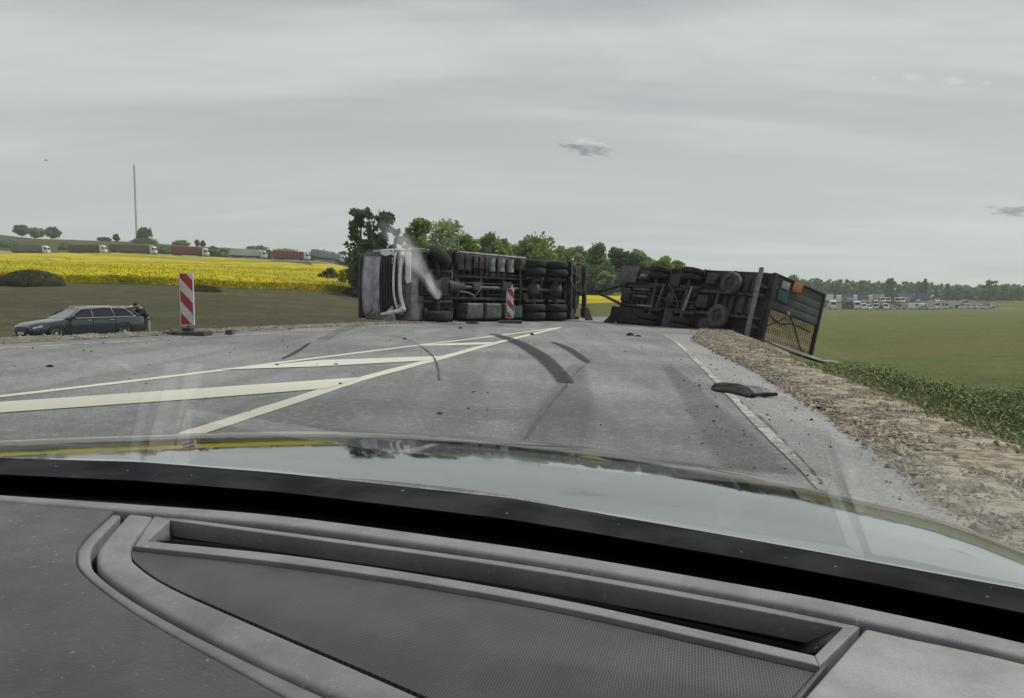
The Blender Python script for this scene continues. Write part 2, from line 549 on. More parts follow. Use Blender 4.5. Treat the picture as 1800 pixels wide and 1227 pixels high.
def soft_strip(name, pts, widths, m, lift, label, ends=(1.0, 1.0)):
    P = spline([(p[0], p[1], 0) for p in pts], 10)
    rows, vals = [], []
    for i, p in enumerate(P):
        t = i / (len(P) - 1)
        d = (P[min(i + 1, len(P) - 1)] - P[max(i - 1, 0)]); d.normalize()
        n = Vector((-d.y, d.x, 0)); wv = float(np.interp(t, np.linspace(0, 1, len(widths)), widths)) * 1.5
        rows.append([]); 
        for k in (-0.5, -0.3, 0, 0.3, 0.5):
            q = p + n * wv * k
            rows[-1].append((q.x, q.y, road_z(q.x) + lift))
        e = float(np.interp(t, [0, 0.12, 0.88, 1], [0.25 * ends[0], 1, 1, 0.25 * ends[1]]))
        vals.append([0, 0.8 * e, e, 0.8 * e, 0])
    o = MB().grid(rows).build(name, m)
    a = o.data.attributes.new('film', 'FLOAT', 'POINT'); a.data.foreach_set('value', [v for r in vals for v in r])
    return tag(o, label, kind='structure')
LIFT = 0.004
def flat_strip(name, pts, width, m, lift=LIFT, label=None, jag=0.0, kind='structure', widths=None):
    """painted strip along world points lying on the road plane"""
    P = spline([(p[0], p[1], 0) for p in pts], 8)
    L, Rr = [], []
    for i, p in enumerate(P):
        d = (P[min(i + 1, len(P) - 1)] - P[max(i - 1, 0)]); d.normalize()
        n = Vector((-d.y, d.x, 0))
        wv = width if widths is None else np.interp(i / (len(P) - 1), np.linspace(0, 1, len(widths)), widths)
        for sgn, lst in ((1, L), (-1, Rr)):
            q = p + n * sgn * (wv / 2 + random.uniform(-jag, jag))
            lst.append((q.x, q.y, road_z(q.x) + lift))
    o = MB().grid([L, Rr]).build(name, m)
    return tag(o, label, kind=kind)

def flat_poly(name, pix, m, lift=LIFT, label=None, kind='structure'):
    pts = [at_road(*p) for p in pix]
    o = MB().quad(*[(p.x, p.y, road_z(p.x) + lift) for p in pts]).build(name, m)
    return tag(o, label, kind=kind)

# paved shoulder outside the right edge line
rline = [at_road(px, py) for px, py in ((1506, 930), (1430, 840), (1335, 748), (1262, 672), (1214, 625), (1190, 603), (1172, 592))]
rl = [(1.0, -12.0), (0.95, 0.0)] + [(p.x, p.y) for p in rline]
rly, rlx = [p[1] for p in rl], [p[0] for p in rl]
rows = []
for y in np.linspace(-10, rline[-1].y + 1.5, 70):
    a0, a1 = interp(y, rly, rlx) - 0.02, interp(y, eRy, eRx) - 0.02 + 0.06 * float(vnoise(y * 2.3, 8.0))
    a1 = max(a1, a0 + 0.05)
    rows.append([(a0 + (a1 - a0) * k / 4, y, road_z(a0 + (a1 - a0) * k / 4) + 0.004) for k in range(5)])
tag(MB().grid(rows).build('paved_shoulder', SHLD), 'pale paved shoulder right of the white edge line', kind='structure')

def paint_mat(name, c, wear):
    m = bpy.data.materials.new(name); m.use_nodes = True
    nb = NB(m.node_tree); p = m.node_tree.nodes['Principled BSDF']
    p.inputs['Roughness'].default_value = 0.6
    pos = nb.add('ShaderNodeTexCoord').outputs['Object']
    n = nb.noise(pos, 9.0, 6, 0.75); n_ = nb.noise(pos, 0.9, 3, 0.6)
    f = nb.ramp(nb.math('ADD', nb.math('MULTIPLY', n, 0.6), nb.math('MULTIPLY', n_, 0.4)), 0.62 - wear, 0.74 - wear)
    nb.put(p.inputs['Base Color'], nb.mix(f, c, (0.19, 0.19, 0.18)))
    return m
PAINT = paint_mat('road_paint', (0.56, 0.56, 0.46), 0.02)
PAINTW = paint_mat('worn_road_paint', (0.46, 0.46, 0.40), 0.19)
Pw = lambda *pp: [at_road(*p) for p in pp]
flat_strip('edge_line', [(rline[0].x - 0.35, rline[0].y - 2.0)] + [(p.x, p.y) for p in rline], 0.085, PAINTW, 0.008, 'worn white edge line along the right lane', 0.004)
l1 = Pw((-300, 728), (0, 697), (250, 668), (420, 647), (560, 629), (720, 609), (860, 592), (985, 575.5))
flat_strip('lane_line', l1, 0.13, PAINT, 0.004, 'thin white line bounding the far side of the hatched area', 0.006)
l2 = Pw((60, 850), (200, 806), (350, 758), (500, 710), (640, 665), (780, 628), (880, 601), (985, 575.5))
flat_strip('lane_line', l2, 0.17, PAINT, 0.0045, 'bold white line along the near side of the hatched area', 0.008)
for pix, lb in ((((-250, 724), (0, 708), (350, 684), (636, 664), (574, 684), (350, 702), (0, 727), (-250, 745)), 'widest cream hatching bar painted on the road'),
                (((384, 651), (560, 634), (776, 626.5), (757, 634), (560, 645)), 'middle cream hatching bar painted on the road'),
                (((715, 608.5), (790, 604), (874, 601.6), (862, 605.5), (790, 608)), 'narrowest cream hatching bar near the line tip')):
    flat_poly('hatching_bar', pix, PAINT, 0.0082, lb)
el = Pw((-60, 616), (0, 612.5), (300, 596), (640, 576))
flat_strip('edge_line', el, 0.12, PAINTW, 0.004, 'faint white edge line along the left road side', 0.01)

TYRE = mat('tyre_mark', (0.070, 0.070, 0.070), 0.85, color2=(0.125, 0.127, 0.126), vscale=7, detail=8, lo=0.4, hi=0.7)
SKID = mark_mat('skid_rubber', (0.045, 0.045, 0.046), 0.72)
SKIDF = mark_mat('faint_rubber', (0.08, 0.08, 0.08), 0.22)
soft_strip('tyre_mark', Pw((862, 586), (905, 600), (945, 622), (972, 645), (996, 674)), [0.22, 0.27, 0.26, 0.21, 0.17], SKID, 0.0125, 'long dark curved skid mark crossing the lane', (1, 4))
soft_strip('tyre_mark', Pw((970, 601), (1000, 614), (1034, 638)), [0.10, 0.16, 0.10], SKID, 0.0125, 'short dark skid mark right of the long one', (1, 3))
soft_strip('tyre_mark', Pw((560, 600), (610, 578), (640, 572)), [0.2, 0.3, 0.3], SKIDF, 0.0125, 'faint wide tyre smudge near the lorry cab')
soft_strip('tyre_mark', Pw((1015, 640), (1000, 700), (960, 790)), [0.15, 0.4, 0.5], SKIDF, 0.0125, 'faint wide dark tyre track along the lane')
soft_strip('tyre_mark', Pw((1170, 640), (1240, 720), (1340, 840)), [0.12, 0.3, 0.4], SKIDF, 0.0125, 'faint tyre track left of the right edge line')
flat_strip('road_crack', Pw((615, 579), (670, 587), (715, 597), (752, 618), (768, 640), (773, 668)), 0.020, TYRE, 0.0135, 'thin dark curved scrape across the hatched area', 0.006)
soft_strip('tyre_mark', Pw((545, 603), (520, 620), (495, 632)), [0.05, 0.07, 0.05], SKID, 0.0125, 'short faint dark scrape above the hatching')
flat_strip('road_crack', Pw((1300, 706), (1345, 742), (1400, 800), (1445, 850)), 0.008, TYRE, 0.0135, 'thin crack running beside the right edge line', 0.006)
SEAM = mat('asphalt_seam', (0.115, 0.117, 0.115), 0.85, var=0.2, vscale=5)
flat_strip('asphalt_seam', Pw((1040, 630), (1010, 660), (985, 690), (950, 735), (900, 800)), 0.03, SEAM, 0.005, 'faint asphalt seam along the lane', 0.012)

# ------------------------------------------------------------------ gravel shoulders
SOIL = mat('brown_gravel', (0.345, 0.300, 0.230), 0.95, color2=(0.145, 0.122, 0.090), vscale=7.0, lo=0.4, hi=0.6, bump=0.9, bscale=14, detail=8, spec=0.2)
SOILG = mat('grey_rubble', (0.205, 0.19, 0.15), 0.95, color2=(0.10, 0.095, 0.07), vscale=3.2, bump=0.9, bscale=14, detail=8, spec=0.2)
def gravel_strip(name, yA, yB, off0, off1, side, m, label, n=160, k=14, amp=0.05):
    rows = []
    for y in np.linspace(yA, yB, n):
        e = interp(y, eRy, eRx) if side > 0 else interp(y, eLy, eLx)
        r = []
        o1 = off1(y)
        for j in range(k):
            t = j / (k - 1)
            o_ = off0 + (o1 - off0) * t
            if j == k - 1: o_ += 0.5 * float(vnoise(y * 1.3, 20.0))
            if j == 0: o_ += 0.08 * float(vnoise(y * 1.9, 31.0)) + 0.12 * float(vnoise(y * 6.5, 37.0)) + 0.12 * float(vnoise(y * 17, 3.0))
            x = e + side * o_
            base = Hs(x, y)
            z = base + 0.015 + (amp * (float(vnoise(x * 3.1, y * 3.1)) + 0.5) + 0.6 * amp * float(vnoise(x * 7, y * 7))) * math.sin(math.pi * min(1, t * 1.15))
            if o_ < 0.02: z = road_z(x) + (0.004 if j == 0 else 0.014)
            if j == k - 1: z = base - 0.03
            r.append((x, y, z))
        rows.append(r)
    o = MB().grid(rows).build(name, m, smooth=True)
    return tag(o, label, kind='structure')
gravel_strip('gravel_verge', 0, 36, -0.05, lambda y: interp(y, [0, 5, 8, 14, 20, 28, 36], [2.1, 1.9, 1.6, 2.1, 2.6, 3.6, 2.5]), 1, SOIL, 'brown gravel verge sloping off the right road edge', 520)
gravel_strip('gravel_verge', 2, 44, -0.10, lambda y: interp(y, [2, 10, 16, 26, 44], [1.6, 1.9, 2.0, 2.2, 1.5]), -1, SOILG, 'low rubble berm along the left road edge', 180, 12, 0.05)

def rocks(name, xs, ys_, sz, m, label, zoff=0.0, flat=0.7):
    """many small rough stones joined into one piece of ground cover"""
    n = len(xs)
    oc = np.array([(1, 0, 0), (0, 1, 0), (-1, 0, 0), (0, -1, 0), (0, 0, 1), (0, 0, -1)], float)
    tri = np.array([(0, 1, 4), (1, 2, 4), (2, 3, 4), (3, 0, 4), (1, 0, 5), (2, 1, 5), (3, 2, 5), (0, 3, 5)])
    s = np.asarray(sz)[:, None, None]
    v = oc[None] * s * rng.uniform(0.55, 1.35, (n, 6, 1))
    v[:, :, 2] *= flat
    a = rng.uniform(0, 6.28, n)
    ca, sa = np.cos(a)[:, None], np.sin(a)[:, None]
    X = v[:, :, 0] * ca - v[:, :, 1] * sa; Yv = v[:, :, 0] * sa + v[:, :, 1] * ca
    v[:, :, 0] = X + np.asarray(xs)[:, None]; v[:, :, 1] = Yv + np.asarray(ys_)[:, None]
    z = H(xs, ys_)
    ons = (offR(np.asarray(xs), np.asarray(ys_)) < 0) & (offL(np.asarray(xs), np.asarray(ys_)) < 0)
    z = np.where(ons, z + 0.05, z)
    v[:, :, 2] += (z + zoff)[:, None]
    o = np_mesh(name, v[:, tri].reshape(-1, 3), 3, m, 'stuff')
    return tag(o, label)

def strip_pts(n, yA, yB, o0, o1, side, power=1.0):
    y = yA + (yB - yA) * rng.random(n) ** power
    e = np.interp(y, eRy, eRx) if side > 0 else np.interp(y, eLy, eLx)
    return e + side * (o0 + (o1 - o0) * rng.random(n)), y
STONE = mat('loose_stone', (0.35, 0.305, 0.235), 0.9, color2=(0.10, 0.085, 0.066), vscale=4.0, lo=0.3, hi=0.7)
STONEG = mat('grey_stone', (0.30, 0.28, 0.24), 0.9, color2=(0.08, 0.075, 0.06), vscale=4.0, lo=0.3, hi=0.7)
xs, yy = strip_pts(44000, 1.5, 34, -0.1, 2.3, 1, 1.6)
k_ = rng.random(len(xs)) < 0.05
xs[k_] -= np.abs(rng.normal(0, 0.13, k_.sum()))
rocks('gravel_stones', xs, yy, (np.exp(rng.normal(-4.45, 0.5, len(xs))) * (0.5 + yy / 14)).clip(0.005, 0.075), STONE, 'loose brown stones and clods on the right verge', 0.03)
xs, yy = strip_pts(9000, 3, 40, -0.05, 2.2, -1, 1.2)
rocks('gravel_stones', xs, yy, np.exp(rng.normal(-3.6, 0.45, len(xs))).clip(0.012, 0.10), STONEG, 'grey rubble stones heaped along the left road edge', 0.02)
CHIP = mat('asphalt_chip', (0.045, 0.042, 0.038), 0.9, var=0.4, vscale=9)
xs, yy = strip_pts(420, 2.2, 14, -1.3, 0.2, 1, 1.3)
rocks('road_crumbs', xs, yy, np.exp(rng.normal(-5.0, 0.5, len(xs))).clip(0.003, 0.02), CHIP, 'dark crumbs of soil scattered near the right edge line', 0.01)
yy = rng.uniform(4, 27, 260); xs = np.interp(yy, eLy, eLx) + (np.interp(yy, eRy, eRx) - np.interp(yy, eLy, eLx)) * rng.random(260)
rocks('road_crumbs', xs, yy, np.exp(rng.normal(-4.6, 0.4, 260)).clip(0.004, 0.025), CHIP, 'dark crumbs scattered over the carriageway', 0.01)

# ------------------------------------------------------------------ grass and weeds
def blades(name, xs, ys_, h, m, label, width=0.02, lean=0.35, zo=0.0, segs=1):
    n = len(xs); xs = np.asarray(xs); ys_ = np.asarray(ys_)
    z = H(xs, ys_) + zo
    a = rng.uniform(0, 6.28, n); b_ = rng.uniform(0, 6.28, n)
    hh = np.asarray(h) * rng.uniform(0.5, 1.15, n)
    wv = width * rng.uniform(0.6, 1.5, n) * (1 + hh)
    ln = lean * hh * rng.uniform(0.1, 1.3, n)
    base = np.stack([xs, ys_, z], -1)
    s = np.stack([np.cos(a) * wv, np.sin(a) * wv, np.zeros(n)], -1)
    mid = base + np.stack([np.cos(b_) * ln * 0.35, np.sin(b_) * ln * 0.35, hh * 0.6], -1)
    top = base + np.stack([np.cos(b_) * ln, np.sin(b_) * ln, hh * (1 - 0.15 * rng.random(n))], -1)
    quads = np.stack([base - s, base + s, mid + s * 0.8, mid - s * 0.8], 1)
    tips = np.stack([mid - s * 0.8, mid + s * 0.8, top + s * 0.05, top - s * 0.05], 1)
    o = np_mesh(name, np.concatenate([quads, tips]).reshape(-1, 3), 4, m, 'stuff')
    return tag(o, label)
GRASSM = mat('fresh_grass', (0.125, 0.145, 0.040), 0.8, color2=(0.080, 0.105, 0.028), vscale=0.8, spec=0.2)
DRYM = mat('dry_grass', (0.27, 0.25, 0.14), 0.85, color2=(0.16, 0.16, 0.08), vscale=0.7, spec=0.2)
WEEDM = mat('ditch_weed', (0.115, 0.158, 0.058), 0.7, color2=(0.20, 0.23, 0.10), vscale=1.6, spec=0.3)
n = 46000
yy = 3 + 18 * rng.random(n)
o_ = 1.5 + 15 * rng.random(n) ** 1.3
xs = np.interp(yy, eRy, eRx) + o_
keep = ~((np.abs(xs - 9.0) < 3.4) & (np.abs(yy - 26.0) < 4.0))
clump = vnoise(xs * 0.6, yy * 0.6) + 0.5
keep &= rng.random(n) < (0.15 + clump) * (1 - sstep(11, 21, yy))
keep &= (o_ > 3.0) | (yy < 8)
keep &= rng.random(n) < sstep(1.4, 3.6, o_ + 1.2 * vnoise(xs * 1.1, yy * 1.1))
xs, yy = xs[keep], yy[keep]
blades('grass', xs, yy, 0.05 + 0.10 * np.clip(vnoise(xs * 0.4, yy * 0.4) + 0.5, 0, 1), GRASSM, 'green grass covering the bank and field at right', 0.007, 0.8)
# sparse tufts on the gravel verge
n = 5000
cx_, cyy = strip_pts(70, 3, 24, 0.7, 2.2, 1, 1.3)
pk = rng.integers(0, 70, n)
xs = cx_[pk] + rng.normal(0, 0.14, n); yy = cyy[pk] + rng.normal(0, 0.2, n)
blades('grass_tufts', xs, yy, 0.09, DRYM, 'sparse dry grass tufts growing through the right verge', 0.0035, 0.9)
n = 52000
yy = 5 + 50 * rng.random(n) ** 1.2
xs = np.interp(yy, eLy, eLx) - 1.5 - 26 * rng.random(n) ** 1.2
k_ = rng.random(n) < 1 - sstep(14, 40, yy)
xs, yy = xs[k_], yy[k_]
blades('grass', xs, yy, 0.05 + 0.16 * np.clip(vnoise(xs * 0.35, yy * 0.35) + 0.45, 0, 1), DRYM, 'dry brownish grass of the meadow left of the road', 0.012)
n = 7000
yy = 4 + 16 * rng.random(n); oo = 1.2 + 2.4 * rng.random(n)
xs = np.interp(yy, eRy, eRx) + oo
k_ = rng.random(n) < np.clip(vnoise(xs * 0.9 + 4, yy * 0.9) * 2.4 + 0.35, 0, 1)
blades('straw', xs[k_], yy[k_], 0.16, DRYM, 'pale straw and dry grass between the gravel verge and the ditch', 0.0045, 1.0)
# lush ditch weeds: leafy clumps
def leaf_quads(c, size, flat=0.55):
    n = len(c)
    d1 = rng.normal(size=(n, 3)); d1 /= np.linalg.norm(d1, axis=1, keepdims=True)
    d2 = rng.normal(size=(n, 3)); d2 -= d1 * (d1 * d2).sum(1, keepdims=True); d2 /= np.linalg.norm(d2, axis=1, keepdims=True)
    s = np.asarray(size) if np.ndim(size) else np.full(n, size)
    s = (s * rng.uniform(0.6, 1.4, n))[:, None]
    a, c2 = d1 * s, d2 * s * flat
    return np.stack([c - a, c - c2, c + a, c + c2], 1).reshape(-1, 3)
cl_ = []
zs = []
for _ in range(210):
    px = random.uniform(1495, 1980); dpt = random.uniform(9.5, 18.0)
    if px < 1600: dpt = random.uniform(13.5, 17)
    x = (px - 900) / FPX * dpt
    if offR(np.array([x]), np.array([dpt]))[0] < 2.6: continue
    hgt = random.uniform(0.15, 0.50)
    n = int(480 * hgt / 0.4)
    q = rng.normal(size=(n, 3)).clip(-1.7, 1.7) * np.array([0.32, 0.32, hgt * 0.42])
    q[:, 2] = np.abs(q[:, 2]) + 0.02
    q[:, 0] += x; q[:, 1] += dpt; q[:, 2] += Hs(x, dpt)
    cl_.append(q)
for _ in range(110):
    dpt = random.uniform(4.5, 15.0); o__ = random.uniform(1.0, 2.9)
    x = interp(dpt, eRy, eRx) + o__
    if dpt > 12 and o__ < 1.8: continue
    hgt = random.uniform(0.05, 0.13)
    n = random.randint(25, 90)
    q = rng.normal(size=(n, 3)).clip(-1.8, 1.8) * np.array([0.16, 0.22, hgt * 0.5])
    q[:, 2] = np.abs(q[:, 2]) + 0.01
    q[:, 0] += x; q[:, 1] += dpt; q[:, 2] += H(q[:, 0], q[:, 1]) + 0.03
    cl_.append(q)
cl_ = np.concatenate(cl_)
tag(np_mesh('weeds', leaf_quads(cl_, 0.027, 0.4), 4, WEEDM, 'stuff'), 'lush dark green weeds filling the roadside ditch at right')
n = 5200
px = rng.uniform(1500, 2000, n); dpt = rng.uniform(9, 18, n)
xs = (px - 900) / FPX * dpt
k_ = (offR(xs, dpt) > 2.2) & (px > 1520 + 130 * rng.random(len(px)))
blades('ditch_grass', xs[k_], dpt[k_], 0.24, WEEDM, 'tall green grass stalks standing in the roadside ditch', 0.005, 0.9)

# ------------------------------------------------------------------ rapeseed field
def rape_material():
    m = bpy.data.materials.new('rapeseed_bloom'); m.use_nodes = True
    nb = NB(m.node_tree); p = m.node_tree.nodes['Principled BSDF']
    p.inputs['Roughness'].default_value = 0.9; p.inputs['Specular IOR Level'].default_value = 0.1
    pos = nb.add('ShaderNodeTexCoord').outputs['Object']
    nA = nb.noise(nb.mapping(pos, (0.030, 0.06, 0.05), (0, 0, R(-12))), 1.0, 5, 0.62, 0.4)
    nB = nb.noise(nb.mapping(pos, (0.25, 0.9, 0.5)), 1.0, 5, 0.7)
    c = nb.mix(nb.ramp(nA, 0.44, 0.62), (0.47, 0.395, 0.004), (0.265, 0.245, 0.022))
    c = nb.mix(nb.math('MULTIPLY', nb.ramp(nB, 0.5, 0.75), 0.55), c, (0.20, 0.19, 0.015))
    # sprayer tracks
    wv = nb.add('ShaderNodeTexWave', wave_type='BANDS', bands_direction='Y')
    nb.put(wv.inputs['Vector'], nb.mapping(pos, (1, 1, 1), (0, 0, R(-24))))
    wv.inputs['Scale'].default_value = 0.017; wv.inputs['Distortion'].default_value = 1.2; wv.inputs['Detail Scale'].default_value = 0.4
    c = nb.mix(nb.math('MULTIPLY', nb.ramp(wv.outputs['Fac'], 0.975, 0.995), 0.6), c, (0.12, 0.12, 0.02))
    geo = nb.add('ShaderNodeNewGeometry')
    nb.put(p.inputs['Base Color'], c)
    bn = nb.add('ShaderNodeBump'); bn.inputs['Strength'].default_value = 0.8; bn.inputs['Distance'].default_value = 0.4
    nb.put(bn.inputs['Height'], nB); nb.put(p.inputs['Normal'], bn.outputs[0])
    return m
RAPE = rape_material()
# plan outline in (image azimuth, depth) of the near and far edges
azs = np.linspace(-0.98, -0.185, 90)
def rape_near(az): return interp(900 + FPX * az, [-400, 0, 300, 640, 700], [74, 78, 82, 92, 94])
def rape_far(az): return interp(900 + FPX * az, [-400, 0, 400, 470, 520, 570, 610, 640, 660], [294, 296, 290, 285, 262, 190, 145, 124, 118])
rows = []
for i, az in enumerate(azs):
    r = []
    y0, y1 = rape_near(az), rape_far(az)
    yv = [y0 - 0.3, y0] + list(np.geomspace(y0 + 0.8, y1, 60)) + [y1 + 0.3]
    for j, y in enumerate(yv):
        x = az * y
        hgt = 0.75 + 0.35 * float(vnoise(x * 0.8, y * 0.8)) + 0.25 * float(vnoise(x * 2.0, y * 1.5))
        if j in (0, len(yv) - 1): hgt = -0.1
        r.append((x, y, Hs(x, y) + hgt))
    rows.append(r)
rp = MB().grid(rows).build('rapeseed_field', RAPE, smooth=True)
tag(rp, 'yellow flowering rapeseed field on the rising slope at left', kind='stuff')
rows = []
for az in np.linspace(-0.27, -0.215, 14):
    rows.append([(az * y, y, Hs(az * y, y) + 0.6) for y in np.linspace(215, 270, 8)])
tag(MB().grid(rows).build('rapeseed_field', RAPE, smooth=True), 'small yellow rapeseed patch behind the shrubs beside the lorry cab', kind='stuff')
# strip of rapeseed beyond the road, seen between the vehicles
rows = []
for az in np.linspace(-0.05, 0.26, 30):
    rows.append([(az * y, y, Hs(az * y, y) + 0.35 + 0.2 * float(vnoise(az * y, y)) + (-0.5 if k == 0 else 0)) for k, y in enumerate(np.linspace(92, 118, 12))])
tag(MB().grid(rows).build('rapeseed_field', RAPE, smooth=True), 'strip of yellow rapeseed seen through the gap between lorry and trailer', kind='stuff')
# yellow flowers roughening the near edge
n = 15000
az = rng.uniform(-0.95, -0.19, n); yb = np.array([rape_near(a) for a in np.linspace(-0.95, -0.19, 200)])
yn = np.interp(az, np.linspace(-0.95, -0.19, 200), yb) + rng.random(n) ** 1.6 * 40 - 0.3
c = np.stack([az * yn, yn, H(az * yn, yn) + 0.80 + rng.normal(0, 0.2, n)], -1)
FLOW = mat('rape_flower', (0.50, 0.43, 0.005), 0.9, color2=(0.30, 0.29, 0.02), vscale=0.5, spec=0.1)
nf2 = 9000
az2 = rng.uniform(-0.97, -0.19, nf2); yn2 = np.interp(az2, np.linspace(-0.95, -0.19, 200), yb) - 0.35 - 0.5 * rng.random(nf2)
c2_ = np.stack([az2 * yn2, yn2, H(az2 * yn2, yn2) + 0.05 + 0.8 * rng.random(nf2) ** 0.8], -1)
STEM = mat('rape_stem', (0.16, 0.17, 0.03), 0.9, color2=(0.36, 0.33, 0.02), vscale=0.6, spec=0.1)
tag(np_mesh('rapeseed_stems', leaf_quads(c2_, 0.09, 0.5), 4, STEM, 'stuff'), 'green stems and low blooms along the front margin of the rapeseed')
tag(np_mesh('rapeseed_flowers', leaf_quads(c, 0.085, 0.8), 4, FLOW, 'stuff'), 'loose yellow flower heads along the near edge of the field')

# ------------------------------------------------------------------ trees
BARK = mat('bark', (0.07, 0.058, 0.045), 0.95, var=0.3, vscale=2)
def leafmat(name, c1, c2, sc=0.45):
    m = mat(name, c1, 0.75, color2=c2, vscale=sc, lo=0.35, hi=0.65, spec=0.25, detail=4)
    p = m.node_tree.nodes['Principled BSDF']
    nb = NB(m.node_tree)
    if not any(n.type == 'BSDF_TRANSLUCENT' for n in m.node_tree.nodes):
        tl = nb.add('ShaderNodeBsdfTranslucent'); ms = nb.add('ShaderNodeMixShader'); ms.inputs[0].default_value = 0.42
        src = p.inputs['Base Color'].links[0].from_socket
        nb.put(tl.inputs[0], src)
        m.node_tree.links.new(p.outputs[0], ms.inputs[1]); m.node_tree.links.new(tl.outputs[0], ms.inputs[2])
        m.node_tree.links.new(ms.outputs[0], m.node_tree.nodes['Material Output'].inputs['Surface'])
    return m
LEAF = {'dark': leafmat('dark_leaf', (0.057, 0.103, 0.046), (0.117, 0.180, 0.072)),
        'green': leafmat('green_leaf', (0.120, 0.204, 0.060), (0.246, 0.336, 0.102)),
        'fresh': leafmat('fresh_leaf', (0.142, 0.240, 0.042), (0.265, 0.344, 0.069)),
        'grey': leafmat('pale_leaf', (0.171, 0.242, 0.110), (0.358, 0.426, 0.220)),
        'far': leafmat('far_leaf', (0.101, 0.168, 0.090), (0.186, 0.255, 0.138), 0.15),
        'yellow': leafmat('yellow_leaf', (0.42, 0.34, 0.01), (0.24, 0.22, 0.02), 0.6)}

def crown_points(n, w_, h, z0, lobes, shape='round', holes=0.35):
    """leaf positions in clumps through an uneven crown volume"""
    C = []
    for _ in range(lobes):
        t = rng.random()
        if shape == 'cone': r = (1 - t) * 0.95 + 0.08
        elif shape == 'spread': r = math.sin(math.pi * (0.12 + 0.80 * t)) ** 0.7
        else: r = math.sin(math.pi * (0.08 + 0.86 * t)) ** 0.6
        a = rng.uniform(0, 2 * math.pi); q = math.sqrt(rng.random()) * r * w_ / 2 * 0.86
        C.append((q * math.cos(a), q * math.sin(a), z0 + t * h, (0.10 + 0.10 * rng.random()) * w_ * (1.0 if shape != 'cone' else 0.8)))
    C = np.array(C)
    k = rng.integers(0, lobes, n)
    d = rng.normal(size=(n, 3)); d /= np.linalg.norm(d, axis=1, keepdims=True)
    rr = rng.random(n) ** 0.45
    return C[k, :3] + d * (rr * C[k, 3])[:, None] * np.array([1, 1, 0.8]), C

def make_tree(name, label, kind, x, y, w_, h, n=2200, lobes=40, shape='round', trunk=0.22, leaf=0.28, group=None, z=None, parts=True):
    z = Hs(x, y) - 0.1 if z is None else z
    n = int(n * 2.0); lobes = int(lobes * 1.5)
    t = thing(name, label, 'tree', (x, y, z), 0, group)
    z0 = h * trunk
    P, C = crown_points(n, w_, h * (1 - trunk) * 0.93, z0 + h * 0.03, lobes, shape)
    np_mesh('crown', leaf_quads(P, leaf), 4, LEAF[kind], parent=t)
    mb = MB(); r0 = max(0.10, h * 0.022)
    tx = 0.04 * h * (random.random() - 0.5)
    mb.tube([(0, 0, -0.2), (tx * 0.4, 0, h * 0.3), (tx, 0.05 * h * (random.random() - .5), h * 0.6), (tx * 1.2, 0, h * 0.86)], [r0 * 1.25, r0 * 0.85, r0 * 0.5, r0 * 0.12], 7)
    for c in C[rng.permutation(len(C))[:min(12, len(C))]]:
        s = max(z0 * 0.7, c[2] - 0.3 * h)
        mb.tube([(tx * s / h, 0, s), (c[0] * 0.55, c[1] * 0.55, (s + c[2]) / 2 + 0.03 * h), (c[0], c[1], c[2])], [r0 * 0.4, r0 * 0.25, r0 * 0.08], 5)
    mb.build('trunk', BARK, t, smooth=True)
    return t

def tree_px(name, label, kind, px, top, wpx, Y, **kw):
    """tree whose crown top stands at image row `top` when built at depth Y"""
    x = (px - 900) / FPX * Y
    zb = Hs(x, Y)
    topz = at_y(px, top, Y).z
    if name == 'broadleaf_tree' and px > 720: wpx *= 1.22; kw['n'] = int(kw['n'] * 1.35); kw['lobes'] = int(kw['lobes'] * 1.4)
    return make_tree(name, label, kind, x, Y, wpx / FPX * Y, topz - zb, **kw)

# by the lorry
tree_px('broadleaf_tree', 'tall dark tree with see-through crown just left of the lorry cab', 'dark', 637, 363, 62, 92, n=1500, lobes=34, shape='spread', trunk=0.10, leaf=0.26)
tree_px('broadleaf_tree', 'tall dark tree standing directly above the lorry cab', 'dark', 677, 366, 66, 88, n=1700, lobes=36, shape='spread', trunk=0.12, leaf=0.26)
tree_px('broadleaf_tree', 'low dark tree filling the foot of the two tall trees', 'dark', 650, 432, 75, 86, n=1800, lobes=40, shape='round', trunk=0.02, leaf=0.26)
tree_px('broadleaf_tree', 'bright green narrow tree behind the lorry front wheel', 'fresh', 735, 383, 52, 98, n=1900, lobes=34, shape='round', trunk=0.08, leaf=0.28)
tree_px('broadleaf_tree', 'wide pale grey-green tree with thin crown behind the lorry chassis', 'grey', 785, 390, 98, 102, n=2300, lobes=60, shape='round', trunk=0.06, leaf=0.26)
tree_px('broadleaf_tree', 'small light green tree at the right foot of the pale tree', 'fresh', 822, 412, 40, 100, n=1100, lobes=24, shape='round', trunk=0.04, leaf=0.28)
tree_px('broadleaf_tree', 'round dark green tree right of the pale grey-green tree', 'green', 867, 409, 58, 112, n=1800, lobes=36, shape='round', trunk=0.10, leaf=0.30)
tree_px('broadleaf_tree', 'broad dark green tree above the rear half of the lorry', 'green', 936, 417, 92, 118, n=2300, lobes=46, shape='round', trunk=0.06, leaf=0.32)
tree_px('broadleaf_tree', 'low olive tree between the two darker ones above the lorry', 'green', 900, 430, 50, 115, n=1300, lobes=30, shape='round', trunk=0.03, leaf=0.3)
